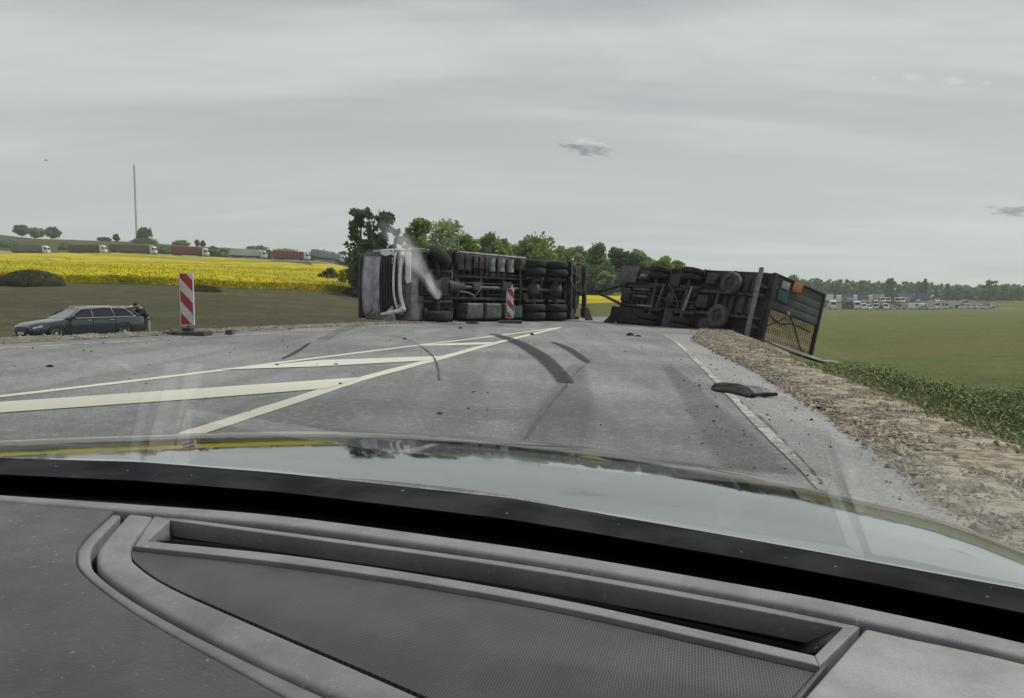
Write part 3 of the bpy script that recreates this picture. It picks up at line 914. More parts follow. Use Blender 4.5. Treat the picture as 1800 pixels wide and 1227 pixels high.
for px, top, wp, Y, lb, kd in ((985, 435, 50, 140, 'small green tree left of the gap, left of the tallest there', 'green'), (1012, 434, 48, 146, 'green tree directly above the lorry tail frame', 'grey'),
                               (1047, 431, 46, 138, 'tallest green tree above the gap between lorry and trailer', 'green'), (1085, 437, 44, 150, 'dark tree above the front end of the trailer', 'dark'),
                               (1122, 439, 48, 150, 'broad green tree above the trailer front panel', 'green'), (1160, 452, 44, 140, 'low light green tree peeping over the trailer chassis', 'fresh'),
                               (1188, 457, 26, 150, 'smallest green tree at the right end of the row behind trailer', 'fresh')):
    tree_px('broadleaf_tree', lb, kd, px, top, wp, Y, n=1500, lobes=30, shape='round', trunk=0.05, leaf=0.36)
tree_px('shrub', 'dense dark shrub behind the gap between lorry and trailer', 'dark', 1040, 470, 110, 128, n=2200, lobes=50, trunk=0.02, leaf=0.3)
tree_px('shrub', 'grey-green willow shrub just left of the trailer front', 'grey', 1065, 478, 42, 122, n=900, lobes=20, trunk=0.02, leaf=0.26)

# hillside, left
for px, top, wp, Y, kd, lb in ((46, 397, 27, 430, 'far', 'round tree at the left end of the hilltop clump'), (72, 402, 30, 430, 'grey', 'thin pale tree in the middle of the hilltop clump'),
                               (98, 401, 29, 432, 'far', 'round tree at the right end of the hilltop clump'), (259, 402, 30, 425, 'dark', 'dark round tree at the foot of the tall mast'),
                               (210, 413, 9, 425, 'dark', 'small upright tree on the hill left of the mast'), (351, 422, 7, 430, 'dark', 'tiny left tree of a pair on the bare ridge'),
                               (361, 424, 7, 430, 'dark', 'tiny right tree of a pair on the bare ridge')):
    tree_px('hill_tree', lb, kd, px, top, wp, Y, n=700, lobes=22, trunk=0.18, leaf=0.75)
for px, top, wp, Y, kd, lb in ((190, 420, 26, 420, 'dark', 'low dark bushes left of the small upright tree on the hill'), (262, 424, 52, 412, 'dark', 'dark hedge under the mast tree'),
                               (378, 434, 22, 320, 'green', 'green bush between the red and the white lorry on the hill road'), (325, 426, 34, 425, 'far', 'low bush on the ridge left of the tiny pair of trees'),
                               (455, 436, 36, 415, 'far', 'dark bush clump on the ridge above the white lorry'), (564, 444, 52, 360, 'far', 'bush clump on the ridge right of the last red lorry'),
                               (605, 443, 22, 350, 'dark', 'small dark tree on the ridge near the tall dark trees'), (505, 443, 42, 420, 'grey', 'brownish bush heap on the ridge above the second red lorry')):
    tree_px('hill_shrub', lb, kd, px, top, wp, Y, n=600, lobes=24, trunk=0.02, leaf=0.7)
for px, top, wp, Y, kd, lb in ((580, 473, 34, 112, 'dark', 'dark green shrub left of the yellow bush near the cab'), (606, 472, 20, 104, 'yellow', 'bright yellow flowering bush left of the lorry cab'),
                               (626, 462, 30, 100, 'dark', 'dark shrub between the yellow bush and the lorry cab')):
    tree_px('shrub', lb, kd, px, top, wp, Y, n=900, lobes=22, trunk=0.02, leaf=0.2)
for px, top, wp, Y, kd, lb in ((118, 428, 20, 330, 'green', 'green bush between the first and second lorry on the hill road'), (205, 431, 20, 325, 'dark', 'dark bush behind the cab of the maroon lorry on the hill road'),
                               (292, 433, 26, 322, 'green', 'green bush behind the cab of the dark grey hill lorry'), (398, 437, 26, 318, 'grey', 'pale green bush just left of the white hill lorry'),
                               (472, 440, 22, 330, 'dark', 'dark bush behind the cab of the white hill lorry'), (545, 445, 30, 335, 'green', 'green bush behind the cab of the second red hill lorry'), (20, 427, 44, 330, 'far', 'low bushes behind the leftmost hill lorry')):
    tree_px('hill_shrub', lb, kd, px, top, wp, Y, n=500, lobes=22, trunk=0.02, leaf=0.5)
MOUND = mat('mound_grass', (0.060, 0.062, 0.036), 0.95, color2=(0.036, 0.042, 0.024), vscale=1.5, bump=0.8, bscale=5, spec=0.1)
for px, py0, wp, hp, Y, lb in ((58, 496, 112, 26, 74, 'large dark grassy mound at the left edge of the rapeseed'), (352, 501, 75, 9, 78, 'low dark grassy hump behind the nearest striped marker'),
                              (625, 513, 50, 14, 88, 'small dark grassy hump beside the lorry cab')):
    x = (px - 900) / FPX * Y; wv = wp / FPX * Y; hv = hp / FPX * Y
    rows = []
    for i in range(15):
        ph = math.pi / 2 * i / 14
        rows.append([(x + wv / 2 * math.cos(ph) * math.cos(a) * (1 + 0.12 * float(vnoise(3 * math.cos(a) + 5, 3 * math.sin(a) + i))), Y + wv / 2 * 0.7 * math.cos(ph) * math.sin(a),
                      Hs(x, Y) - 0.2 + (hv + 0.2) * math.sin(ph) * (1 + 0.10 * float(vnoise(2 * math.cos(a) + 9, i * 0.6)))) for a in np.linspace(0, 2 * math.pi, 30)])
    o = MB().grid(rows).build('grass_mound', MOUND, smooth=True, sharp=80)
    tag(o, lb, kind='structure')
    n = 2600
    aa = rng.uniform(0, 6.28, n); ph = np.arcsin(rng.random(n) ** 0.8)
    pts = np.stack([x + wv / 2 * np.cos(ph) * np.cos(aa), Y + wv / 2 * 0.7 * np.cos(ph) * np.sin(aa), Hs(x, Y) - 0.2 + (hv + 0.22) * np.sin(ph)], -1)
    tag(np_mesh('mound_weeds', leaf_quads(pts, 0.10, 0.4), 4, leafmat('mound_leaf', (0.055, 0.055, 0.035), (0.085, 0.085, 0.045)), 'stuff'), 'scrubby weeds on ' + lb[lb.index(' ') + 1:] if False else 'scrubby weeds covering the ' + lb)

# far treeline on the right, one mass with a few trees standing out
pts = []
for i in range(260):
    px = 1340 + 620 * random.random(); Y = random.uniform(440, 560)
    x = (px - 900) / FPX * Y
    top = interp(px, [1340, 1380, 1420, 1480, 1540, 1600, 1660, 1700, 1740, 1800, 1900, 1960], [482, 486, 490, 489, 494, 492, 499, 501, 499, 500, 498, 498]) + random.uniform(0, 9)
    zb = Hs(x, Y); hz = at_y(px, top, Y).z - zb
    P, C = crown_points(260, random.uniform(6, 11), hz * 0.95, 0.3, 16, random.choice(['round', 'round', 'cone', 'spread']))
    P[:, 0] += x; P[:, 1] += Y; P[:, 2] += zb
    pts.append(P)
tag(np_mesh('forest', leaf_quads(np.concatenate(pts), 0.85, 0.7), 4, LEAF['far'], 'stuff'), 'dense far-off green wood behind the queue of traffic at right')
for px, top, wp, kd, lb, sh in ((1738, 491, 26, 'far', 'tallest round tree in the far wood near the right frame edge', 'round'), (1392, 483, 30, 'far', 'tree crown rising just right of the trailer top corner', 'round'),
                                (1563, 490, 20, 'far', 'round tree topping the middle of the far wood', 'round'), (1624, 489, 9, 'far', 'pointed dark conifer in the middle of the far wood', 'cone'),
                                (1664, 497, 8, 'far', 'smaller pointed conifer right of the taller one', 'cone')):
    tree_px('wood_tree', lb, kd, px, top, wp, 436, n=800, lobes=26, trunk=0.05, leaf=0.7, shape=sh)
# far ridge closing the horizon
pts = []
for i in range(230):
    px = random.uniform(640, 1380); Y = random.uniform(330, 420)
    x = (px - 900) / FPX * Y; zb = Hs(x, Y)
    top = interp(px, [640, 900, 1060, 1200, 1380], [462, 458, 456, 470, 486]) + random.uniform(0, 10)
    hz = max(3, at_y(px, top, Y).z - zb)
    P, C = crown_points(160, random.uniform(6, 10), hz * 0.95, 0.3, 14, 'round')
    P[:, 0] += x; P[:, 1] += Y; P[:, 2] += zb
    pts.append(P)
tag(np_mesh('forest', leaf_quads(np.concatenate(pts), 0.8, 0.7), 4, LEAF['far'], 'stuff'), 'far wood glimpsed behind the trees and the overturned lorry')

# ------------------------------------------------------------------ paint and metal
BLACK = mat('black_underside', (0.014, 0.014, 0.016), 0.75, color2=(0.034, 0.030, 0.026), vscale=4, detail=8, lo=0.48, hi=0.66)
DARK = mat('dark_steel', (0.026, 0.027, 0.031), 0.65, color2=(0.048, 0.041, 0.034), vscale=5, detail=8, lo=0.45, hi=0.62)
DIRTY = mat('dusty_steel', (0.062, 0.061, 0.064), 0.75, color2=(0.040, 0.030, 0.022), detail=8, lo=0.45, hi=0.6, vscale=5)
MIDG = mat('grey_steel', (0.11, 0.11, 0.12), 0.6, color2=(0.055, 0.055, 0.06), vscale=5)
PALE = mat('pale_alloy', (0.34, 0.35, 0.37), 0.5, color2=(0.17, 0.17, 0.18), vscale=6)
RUBBER = mat('tyre_rubber', (0.015, 0.015, 0.016), 0.9, color2=(0.028, 0.027, 0.026), vscale=5)
TREAD = mat('dusty_tyre', (0.105, 0.10, 0.10), 0.9, color2=(0.045, 0.044, 0.043), vscale=6)
WHITE = mat('white_cab_paint', (0.80, 0.82, 0.83), 0.4, color2=(0.62, 0.64, 0.65), vscale=3)
CURTAIN = mat('dark_curtain', (0.075, 0.088, 0.095), 0.7, color2=(0.055, 0.065, 0.07), vscale=1.5)
WRED = mat('reflector_red', (0.40, 0.035, 0.035), 0.45, color2=(0.28, 0.03, 0.035), vscale=6)
WWHT = mat('reflector_white', (0.62, 0.63, 0.62), 0.5, color2=(0.46, 0.46, 0.45), vscale=6)
ORANGE = mat('orange_plate', (0.44, 0.17, 0.045), 0.5, color2=(0.30, 0.12, 0.04), vscale=8)
BLUE = mat('blue_cloth', (0.024, 0.060, 0.075), 0.8, var=0.3, vscale=8)
TAN = mat('tan_crate', (0.42, 0.345, 0.20), 0.75, color2=(0.32, 0.25, 0.15), vscale=3.5)
GLASSY = mat('grey_reflection_glass', (0.44, 0.44, 0.49), 0.35, color2=(0.20, 0.20, 0.24), vscale=1.9, detail=8)  # grey-violet reflection put into the glass colour
DGLASS = mat('dark_car_glass', (0.020, 0.024, 0.027), 0.5, spec=0.03)

def frame_obj(root, P0, a, u_hint):
    a = Vector(a).normalized(); u_ = Vector(u_hint); u_ = (u_ - a * a.dot(u_)).normalized()
    l = a.cross(u_)
    M = Matrix.Identity(4)
    for i, c in enumerate((a, u_, l)):
        for j in range(3): M[j][i] = c[j]
    M.translation = Vector(P0)
    root.matrix_world = M
    return M

def wheel(parent, c, r, wd, name='wheel', axis='Z', rubber=None, hub=None, dual=False):
    """tyre with rounded shoulders, recessed rim and hub; axis along local Z or Y"""
    rubber = rubber or RUBBER; hub = hub or DIRTY
    t = MB()
    def prof(z0, z1):
        k = (z1 - z0) * 0.18
        return [(r * 0.60, z0 + k * 0.4), (r * 0.84, z0), (r * 0.96, z0 + k * 0.6), (r, z0 + k * 1.5), (r, z1 - k * 1.5), (r * 0.96, z1 - k * 0.6), (r * 0.84, z1), (r * 0.60, z1 - k * 0.4)]
    halves = [(-wd / 2, wd / 2)] if not dual else [(-wd / 2, -wd * 0.03), (wd * 0.03, wd / 2)]
    for z0, z1 in halves: t.lathe(prof(z0, z1), c, axis, 28)
    o = t.build(name, rubber, parent, smooth=True, sharp=40)
    h = MB()
    h.lathe([(r * 0.60, -wd * 0.42), (r * 0.60, wd * 0.42), (r * 0.55, wd * 0.42), (r * 0.46, wd * 0.22), (r * 0.22, wd * 0.26), (r * 0.20, wd * 0.40), (0.005, wd * 0.42),
             (0.005, -wd * 0.42), (r * 0.2, -wd * 0.40), (r * 0.22, -wd * 0.26), (r * 0.46, -wd * 0.22), (r * 0.55, -wd * 0.42)], c, axis, 24)
    h.build('rim', hub, o, smooth=True, sharp=30)
    return o

# ------------------------------------------------------------------ overturned lorry
lorry = thing('overturned_lorry', 'dark lorry lying on its side with white cab front smashed and underside facing the road', 'lorry')
P0 = (-3.12, 24.4, 0.16)
frame_obj(lorry, P0, (6.25, 7.1, -0.16), (-7.1, 6.25, 0.0))
lorry.scale = (1.055, 1, 1)
WD = 2.5
B = lambda: MB()
# cab shell (X 0..2.3, Y up 0.35..3.25, Z 0..2.5)
cab = B()
prof = [(0.10, 0.45), (0.02, 1.0), (0.03, 1.9), (0.16, 3.0), (0.32, 3.22), (1.2, 3.30), (2.25, 3.34), (2.25, 0.75), (1.75, 0.72), (1.62, 1.02), (1.25, 1.16), (0.86, 1.02), (0.72, 0.55)]
cab.prism([(p[0], p[1], 0.06) for p in prof], (0, 0, WD - 0.12))
cb = cab.build('cab', mat('grimy_cab', (0.17, 0.17, 0.175), 0.6, color2=(0.075, 0.075, 0.08), vscale=4, detail=8), lorry, bevel=0.06, seg=3)
# parts of the cab front, all facing -X
scr = B().prism([(-0.005, 1.90, 0.20), (-0.005, 1.90, 2.30), (0.0, 2.0, 2.34), (0.0, 2.0, 0.16)], (0.05, 0, 0))
ws = B()
rows = []
for i in range(7):
    t = i / 6
    y = 1.95 + 1.16 * t
    x0 = 0.01 + 0.13 * t
    rows.append([(x0 - 0.06 + 0.10 * ((j - 4) / 4) ** 2 + (0.02 * math.sin(5 * j + 3 * i) if j < 3 else 0), y, 0.16 + 2.18 * j / 8) for j in range(9)])
ws.grid(rows)
wso = ws.build('windscreen', GLASSY, lorry, smooth=True)
sh0 = 0
md = wso.modifiers.new('thickness', 'SOLIDIFY'); md.thickness = 0.02
wso['label'] = 'lorry windscreen with painted grey reflection, crazed at its lower corner'
# crazed shards at the corner
sh = B()
for k in range(14):
    y = random.uniform(2.0, 2.9); z = random.uniform(0.2, 0.55)
    sh.box((-0.03 + 0.12 * (y - 1.9), y, z), (0.015, random.uniform(.03, .1), random.uniform(.03, .1)), Matrix.Rotation(random.random() * 3, 3, 'X'))
sh.build('glass_shards', PALE, lorry)['kind'] = 'stuff'
B().span((0.05, 3.14, 0.10), (0.50, 3.27, 2.40)).build('sun_visor', DIRTY, lorry, bevel=0.04)
gr = B()
gr.span((-0.03, 1.10, 0.24), (0.03, 1.88, 2.26)); gr.build('grille_panel', BLACK, lorry, bevel=0.02)
for k in range(5):
    B().span((-0.07, 1.16 + 0.15 * k, 0.36 + 0.02 * k), (0.01, 1.20 + 0.15 * k, 2.12 - 0.02 * k)).build('grille_bar', DARK, lorry, bevel=0.01)
for (y0, y1, z0, z1) in ((1.02, 1.14, 0.34, 2.34), (0.66, 0.84, 0.36, 2.36)):
    bm_ = B(); rows = []
    for j in range(11):
        z = z0 + (z1 - z0) * j / 10
        sag = -0.10 * math.exp(-((z - z0) / 0.4) ** 2)
        rows.append([(-0.14 + 0.10 * ((j - 5) / 5) ** 2, y0 + sag, z), (-0.16 + 0.10 * ((j - 5) / 5) ** 2, (y0 + y1) / 2 + sag, z), (-0.12 + 0.10 * ((j - 5) / 5) ** 2, y1 + sag, z)])
    bo = bm_.grid(rows).build('bumper_bar', WHITE, lorry, smooth=True)
    md = bo.modifiers.new('thickness', 'SOLIDIFY'); md.thickness = 0.04
for y0, y1, z0, z1 in ((0.34, 0.60, 1.35, 2.36), (1.18, 1.30, 2.02, 2.42), (1.3, 1.92, 2.30, 2.42)):
    B().prism([(-0.02, y0, z0), (-0.05, (y0 + y1) / 2, z0 - 0.06), (-0.02, y1, z0 + 0.05), (-0.01, y1, z1), (-0.04, (y0 + y1) / 2, z1 + 0.02), (-0.01, y0, z1 - 0.05)], (0.035, 0, 0)).build('front_panel', WHITE, lorry, bevel=0.01)
B().span((0.06, 0.40, 2.42), (0.95, 0.56, 2.49)).build('sill_trim', WHITE, lorry, bevel=0.02)
# torn bumper corner bending outward near the ground
B().tube([(-0.05, 0.60, 0.50), (-0.10, 0.72, 0.40), (-0.22, 1.05, 0.33), (-0.30, 1.45, 0.26)], [0.09, 0.08, 0.07, 0.05], 8).build('torn_bumper', WHITE, lorry, smooth=True)
B().prism([(-0.28, 0.75, 0.02), (-0.20, 1.55, 0.02), (-0.18, 1.30, 0.42), (-0.22, 1.02, 0.56), (-0.25, 0.85, 0.30)], (0.05, 0.03, 0)).build('broken_panel', PALE, lorry, bevel=0.012)
for z in (0.42, 2.08):
    hl = B().span((-0.09, 0.66, z - 0.17), (0.0, 0.92, z + 0.17)).build('headlight', GLASSY, lorry, bevel=0.03)
ed = B().tube([(0.04, 0.75, 2.44), (0.05, 1.7, 2.46), (0.30, 2.70, 2.46), (0.58, 3.12, 2.45)], 0.035, 8).build('door_edge_trim', WHITE, lorry, smooth=True)
B().span((0.12, 0.57, 2.38), (0.80, 0.70, 2.46)).build('entry_step', PALE, lorry, bevel=0.02)
B().span((0.10, 0.36, 2.36), (0.85, 0.42, 2.48)).build('entry_step', MIDG, lorry, bevel=0.015)
mr = B().span((-0.18, 2.15, 2.52), (0.02, 2.75, 2.72)).build('door_mirror', BLACK, lorry, bevel=0.05)
# cargo box
B().span((2.55, 1.18, 0.02), (9.80, 3.72, WD - 0.02)).build('cargo_box', CURTAIN, lorry, bevel=0.03)
fl = B()
for k in range(22):
    x = 2.62 + 0.31 * k
    fl.span((x, 1.06, 0.08), (x + 0.06, 1.18, WD - 0.08))
fl.build('floor_joists', DARK, lorry)['kind'] = 'stuff'
for z in (0.85, 1.65):
    B().span((0.45, 0.62, z - 0.045), (9.30, 0.92, z + 0.045)).build('chassis_rail', DIRTY, lorry, bevel=0.01)
    B().span((2.6, 0.93, z - 0.06), (9.30, 1.05, z + 0.06)).build('subframe_rail', DARK, lorry, bevel=0.008)
for x in (0.6, 2.35, 3.5, 4.7, 5.7, 6.9, 8.1, 9.15):
    B().span((x - 0.05, 0.64, 0.90), (x + 0.05, 0.88, 1.60)).build('crossmember', DIRTY, lorry, bevel=0.008)
# engine, gearbox, driveshaft
eng = B().span((0.5, 0.42, 0.92), (1.75, 0.98, 1.58)); eng.build('engine_block', BLACK, lorry, bevel=0.05)
B().cyl((1.75, 0.62, 1.25), (2.55, 0.62, 1.25), 0.27, 0.17, 14).build('gearbox', DARK, lorry, smooth=True)
B().span((0.66, 0.30, 1.02), (1.30, 0.46, 1.48)).build('oil_sump', DIRTY, lorry, bevel=0.05)
for x0, x1 in ((2.55, 4.3), (4.38, 6.0), (6.45, 7.35)):
    B().cyl((x0, 0.56, 1.25), (x1, 0.54, 1.25), 0.065, n=12).build('driveshaft', MIDG, lorry, smooth=True)
# axles
B().tube([(1.25, 0.50, 0.25), (1.25, 0.44, 0.8), (1.25, 0.44, 1.7), (1.25, 0.50, 2.25)], 0.085, 10).build('front_axle', DARK, lorry, smooth=True)
for x in (6.20, 7.55):
    B().cyl((x, 0.50, 0.3), (x, 0.50, 2.2), 0.11, n=14).build('rear_axle', DARK, lorry, smooth=True)
    B().lathe([(0.02, -0.30), (0.16, -0.26), (0.29, -0.08), (0.29, 0.10), (0.16, 0.24), (0.02, 0.28)], (x, 0.48, 1.25), 'X', 20, closed=False).build('differential', DIRTY, lorry, smooth=True)
    for z in (0.80, 1.70):
        B().box((x, 0.42, z), (1.05, 0.07, 0.09)).build('leaf_spring', DIRTY, lorry, bevel=0.01)
        B().cyl((x - 0.30, 0.48, z + 0.12), (x - 0.30, 0.86, z + 0.12), 0.12, n=12).build('air_bellow', BLACK, lorry, smooth=True)
for z in (0.72, 1.78):
    B().box((1.25, 0.54, z), (1.5, 0.06, 0.09)).build('leaf_spring', DIRTY, lorry, bevel=0.01)
fw = wheel(lorry, (1.25, 0.50, 2.22), 0.51, 0.34, hub=DARK)
fw.matrix_basis = Matrix.Translation((1.25, 0.5, 2.22)) @ Matrix.Rotation(R(36), 4, 'Y') @ Matrix.Translation((-1.25, -0.5, -2.22))
wheel(lorry, (1.25, 0.50, 0.22), 0.51, 0.34, hub=DARK)
for x in (6.20, 7.55):
    wheel(lorry, (x, 0.50, 2.13), 0.50, 0.60, hub=DARK, dual=True)
    wheel(lorry, (x, 0.50, 0.37), 0.50, 0.60, hub=DARK, dual=True)
# mudguards: arched sheets round the wheels
def mudguard(xc, z0, z1, r, a0=-20, a1=200, parent=None, m=None):
    rows = []
    for k in range(13):
        a = R(a0 + (a1 - a0) * k / 12)
        p = (xc + r * math.cos(a), 0.50 + r * math.sin(a))
        rows.append([(p[0], p[1], z0), (p[0], p[1], z1)])
    o = MB().grid(rows).build('mudguard', m or BLACK, parent, smooth=True)
    md = o.modifiers.new('thickness', 'SOLIDIFY'); md.thickness = 0.02
    return o
for z0, z1 in ((2.02, 2.50), (0.0, 0.48)):
    mudguard(1.25, z0, z1, 0.60, -15, 195, lorry)
    for x in (6.20, 7.55): mudguard(x, z0 - (0.2 if z0 > 1 else 0), z1 + (0 if z0 > 1 else 0.2), 0.58, 10, 170, lorry)
B().span((1.86, 0.20, 2.05), (1.90, 0.98, 2.48)).build('mudflap', BLACK, lorry)
B().span((8.16, 0.16, 1.85), (8.20, 0.98, 2.46)).build('mudflap', BLACK, lorry)
B().span((8.16, 0.16, 0.05), (8.20, 0.98, 0.66)).build('mudflap', BLACK, lorry)
# side boxes: tanks along the lower and upper flank
for x0, x1, m_ in ((2.55, 3.35, MIDG), (3.50, 4.30, MIDG), (4.45, 4.95, DIRTY)):
    B().span((x0, 0.34, 0.10), (x1, 0.98, 0.68)).build('fuel_tank', m_, lorry, bevel=0.10, seg=4)
B().span((5.02, 0.40, 0.14), (5.50, 0.96, 0.60)).build('tool_box', mat('teal_box', (0.03, 0.085, 0.08), 0.6, var=0.3), lorry, bevel=0.03)
for x0, x1 in ((2.15, 2.45), (2.50, 2.80)):
    B().span((x0, 0.42, 1.86), (x1, 0.95, 2.42)).build('battery_box', DARK, lorry, bevel=0.03)
for k, x in enumerate((2.95, 3.25, 3.55)):
    B().span((x, 0.46, 1.95), (x + 0.22, 0.92, 2.40)).build('exhaust_box_rib', DIRTY, lorry, bevel=0.04)
for x in (3.95, 4.45, 4.95):
    B().cyl((x, 0.55, 1.88), (x, 0.55, 2.38), 0.125, n=16).build('air_tank', PALE, lorry, smooth=True)
for k, (y, z) in enumerate(((0.30, 2.47), (0.62, 2.47))):
    B().cyl((2.1, y, z), (5.5, y, z - 0.02), 0.035, n=8).build('side_guard_rail', PALE, lorry, smooth=True)
for x in (2.3, 3.1, 3.9, 4.7, 5.4):
    B().cyl((x, 0.28, 2.46), (x, 1.05, 2.46), 0.025, n=8).build('side_guard_post', MIDG, lorry, smooth=True)
# pipes and hoses
for pts, r_, m_ in (([(2.0, .55, 2.0), (2.0, .5, 1.2), (2.7, .5, 1.05), (2.95, .46, 0.95)], 0.035, MIDG), ([(2.15, .56, 1.9), (2.2, .5, 1.45), (3.3, .5, 1.4), (5.6, .58, 1.42)], 0.018, DIRTY),
                    ([(2.95, .5, .85), (3.2, .42, 1.15), (3.35, .5, 1.35)], 0.03, MIDG), ([(3.6, .6, 1.75), (5.8, .6, 1.78)], 0.02, MIDG), ([(3.9, .6, 1.0), (5.9, .58, 1.02)], 0.02, DIRTY),
                    ([(5.4, .5, 2.3), (5.42, .45, 1.2), (5.45, .55, .3)], 0.03, DIRTY), ([(8.5, .5, 2.2), (8.45, .35, 1.6), (8.9, .42, 1.3), (9.4, .4, 1.22)], 0.025, PALE),
                    ([(8.6, .45, 2.05), (8.9, .3, 1.75), (8.7, .35, 1.45), (9.35, .38, 1.1)], 0.02, MIDG)):
    B().tube(spline(pts, 6), r_, 6).build('hose', m_, lorry, smooth=True)
# plates that close the gaps between the running gear
for lo_, hi_ in (((0.35, 0.70, 0.30), (2.2, 0.74, 0.86)), ((0.35, 0.70, 1.64), (2.2, 0.74, 2.20)), ((5.35, 0.98, 0.05), (8.4, 1.04, 2.45)), ((8.3, 0.62, 0.5), (9.2, 0.66, 2.0))):
    B().span(lo_, hi_).build('under_plate', BLACK, lorry)
for x, z, w2, h2_ in ((8.85, 0.9, .5, .4), (8.55, 1.95, .45, .5), (5.75, 0.95, .25, .3), (4.7, 1.32, .5, .35), (3.1, 1.30, .35, .3), (8.9, 2.2, .35, .3), (5.6, 2.2, .3, .4)):
    B().box((x, 0.60, z), (w2, 0.32, h2_)).build('valve_box', DIRTY if w2 < .4 else DARK, lorry, bevel=0.04)
# tail frame, lamps, coupling
B().span((9.30, 0.30, 0.10), (9.42, 0.48, 2.40)).build('rear_bumper', DARK, lorry, bevel=0.02)
for z in (0.35, 2.15):
    B().span((9.42, 0.50, z - 0.16), (9.47, 0.62, z + 0.16)).build('tail_lamp', WRED, lorry, bevel=0.01)
B().span((9.81, 1.06, 0.02), (9.91, 3.74, 0.14)).build('rear_frame_post', DARK, lorry)
B().span((9.81, 1.06, WD - 0.14), (9.91, 3.74, WD - 0.02)).build('rear_frame_post', DIRTY, lorry)
B().span((9.05, 0.55, 1.05), (9.55, 0.85, 1.45)).build('tow_coupling', DARK, lorry, bevel=0.03)
for x in (8.45, 8.75):
    B().span((x, 0.36, 0.3), (x + 0.05, 0.46, 2.3)).build('tail_lift_arm', MIDG, lorry, bevel=0.01)
B().tube(spline([(8.9, .4, 2.45), (9.15, .25, 2.3), (9.3, .3, 1.7), (9.25, .35, 1.2)], 6), 0.03, 6).build('hose', MIDG, lorry, smooth=True)
B().prism([(9.30, 0.25, 0.0), (9.75, 0.2, 0.0), (9.55, 0.3, 0.55), (9.35, 0.35, 0.5)], (0, 0.03, 0)).build('mudflap', BLACK, lorry)

# ------------------------------------------------------------------ overturned trailer
trl = thing('overturned_trailer', 'dark box trailer tipped onto the verge, tan slotted crates showing at its rear', 'trailer')
TP0 = Vector((3.72, 30.55, 0.0))
TA = Vector((7.85, 24.55, -0.45)) - TP0
TL = TA.length
TMtx = frame_obj(trl, TP0, TA, (3.3, 2.9, -1.02))
TB = lambda: MB()
HT = 3.75
FLR = 0.62
TB().span((0.25, FLR + 0.02, 0.02), (TL - 0.9, HT, WD - 0.02)).build('cargo_box', CURTAIN, trl, bevel=0.03)
TB().span((TL - 0.9, FLR + 0.02, 0.02), (TL, FLR + 0.12, WD - 0.02)).build('floor_plate', DARK, trl)
for (a0, a1, c0, c1) in ((FLR, FLR + 0.16, 0.0, WD), (HT - 0.10, HT, 0.0, WD), (FLR + 0.16, HT - 0.10, 0.0, 0.07), (FLR + 0.16, HT - 0.10, WD - 0.07, WD)):
    TB().span((TL - 0.10, a0, c0), (TL + 0.02, a1, c1)).build('rear_frame', DARK if a0 > 1 else BLACK, trl, bevel=0.01)
# side skins of the open last metre
TB().span((TL - 0.9, FLR + 0.12, 0.0), (TL - 0.10, HT - 0.02, 0.04)).build('side_skin', CURTAIN, trl)
TB().span((TL - 0.9, FLR + 0.12, WD - 0.04), (TL - 0.10, HT - 0.02, WD)).build('side_skin', CURTAIN, trl)
TB().span((TL - 0.9, HT - 0.06, 0.04), (TL - 0.10, HT, WD - 0.04)).build('roof_skin', CURTAIN, trl)
# dark panel filling the upper half of the opening, with seams
ZT = 1.30
for k in range(4):
    z0 = ZT + 0.02 + (WD - 0.09 - ZT) * k / 4
    TB().span((TL - 0.09, FLR + 0.20, z0), (TL - 0.02, HT - 0.14, z0 + (WD - 0.09 - ZT) / 4 - 0.012)).build('door_panel', CURTAIN, trl, bevel=0.006)
# tan slotted crate fronts in the lower half: four tiers of slots, real holes
def slotted(name, y0, y1, z0, z1, nx, parent):
    mb = MB(); dxs = (y1 - y0) / nx
    X0, X1 = TL - 0.10, TL - 0.06
    mb.span((X0, y0, z0), (X1, y1, z0 + (z1 - z0) * 0.24)); mb.span((X0, y0, z1 - (z1 - z0) * 0.14), (X1, y1, z1))
    for i in range(nx + 1):
        y = y0 + dxs * i
        mb.span((X0 + 0.004, max(y0, y - dxs * 0.32), z0 + (z1 - z0) * 0.235), (X1 - 0.004, min(y1, y + dxs * 0.32), z1 - (z1 - z0) * 0.135))
    mb.build(name, TAN, parent)
for k in range(4):
    z0 = 0.10 + (ZT - 0.10) * k / 4
    slotted('slotted_crate', FLR + 0.22, HT - 0.16, z0, z0 + (ZT - 0.10) / 4 - 0.012, 21, trl)
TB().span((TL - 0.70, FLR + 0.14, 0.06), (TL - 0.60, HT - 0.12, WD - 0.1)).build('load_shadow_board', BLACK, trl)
# straps crossing the load
STRAP = mat('black_strap', (0.015, 0.015, 0.016), 0.8)
def strap(pts, w_=0.05):
    rows = []
    P = spline([(TL - 0.0, p[0], p[1]) for p in pts], 6)
    for i, p in enumerate(P):
        d = (P[min(i + 1, len(P) - 1)] - P[max(i - 1, 0)]).normalized(); nrm = Vector((0, -d.z, d.y))
        rows.append([p + nrm * w_ / 2, p - nrm * w_ / 2])
    o = MB().grid(rows).build('strap', STRAP, trl)
    md = o.modifiers.new('thickness', 'SOLIDIFY'); md.thickness = 0.015
strap([(HT - 0.2, 0.10), (HT - 0.75, 0.30), (HT - 1.3, 0.85), (HT - 1.9, 1.40)], 0.06)
strap([(FLR + 0.25, 1.05), (FLR + 0.9, 0.92), (FLR + 1.6, 1.05), (FLR + 2.75, 1.00)], 0.055)
strap([(FLR + 0.22, 0.70), (FLR + 0.7, 0.95), (FLR + 1.1, 1.18)], 0.045)
TB().span((TL + 0.02, FLR + 0.42, WD - 0.42), (TL + 0.06, FLR + 0.85, WD - 0.16)).build('warning_plate', PALE, trl, bevel=0.01)
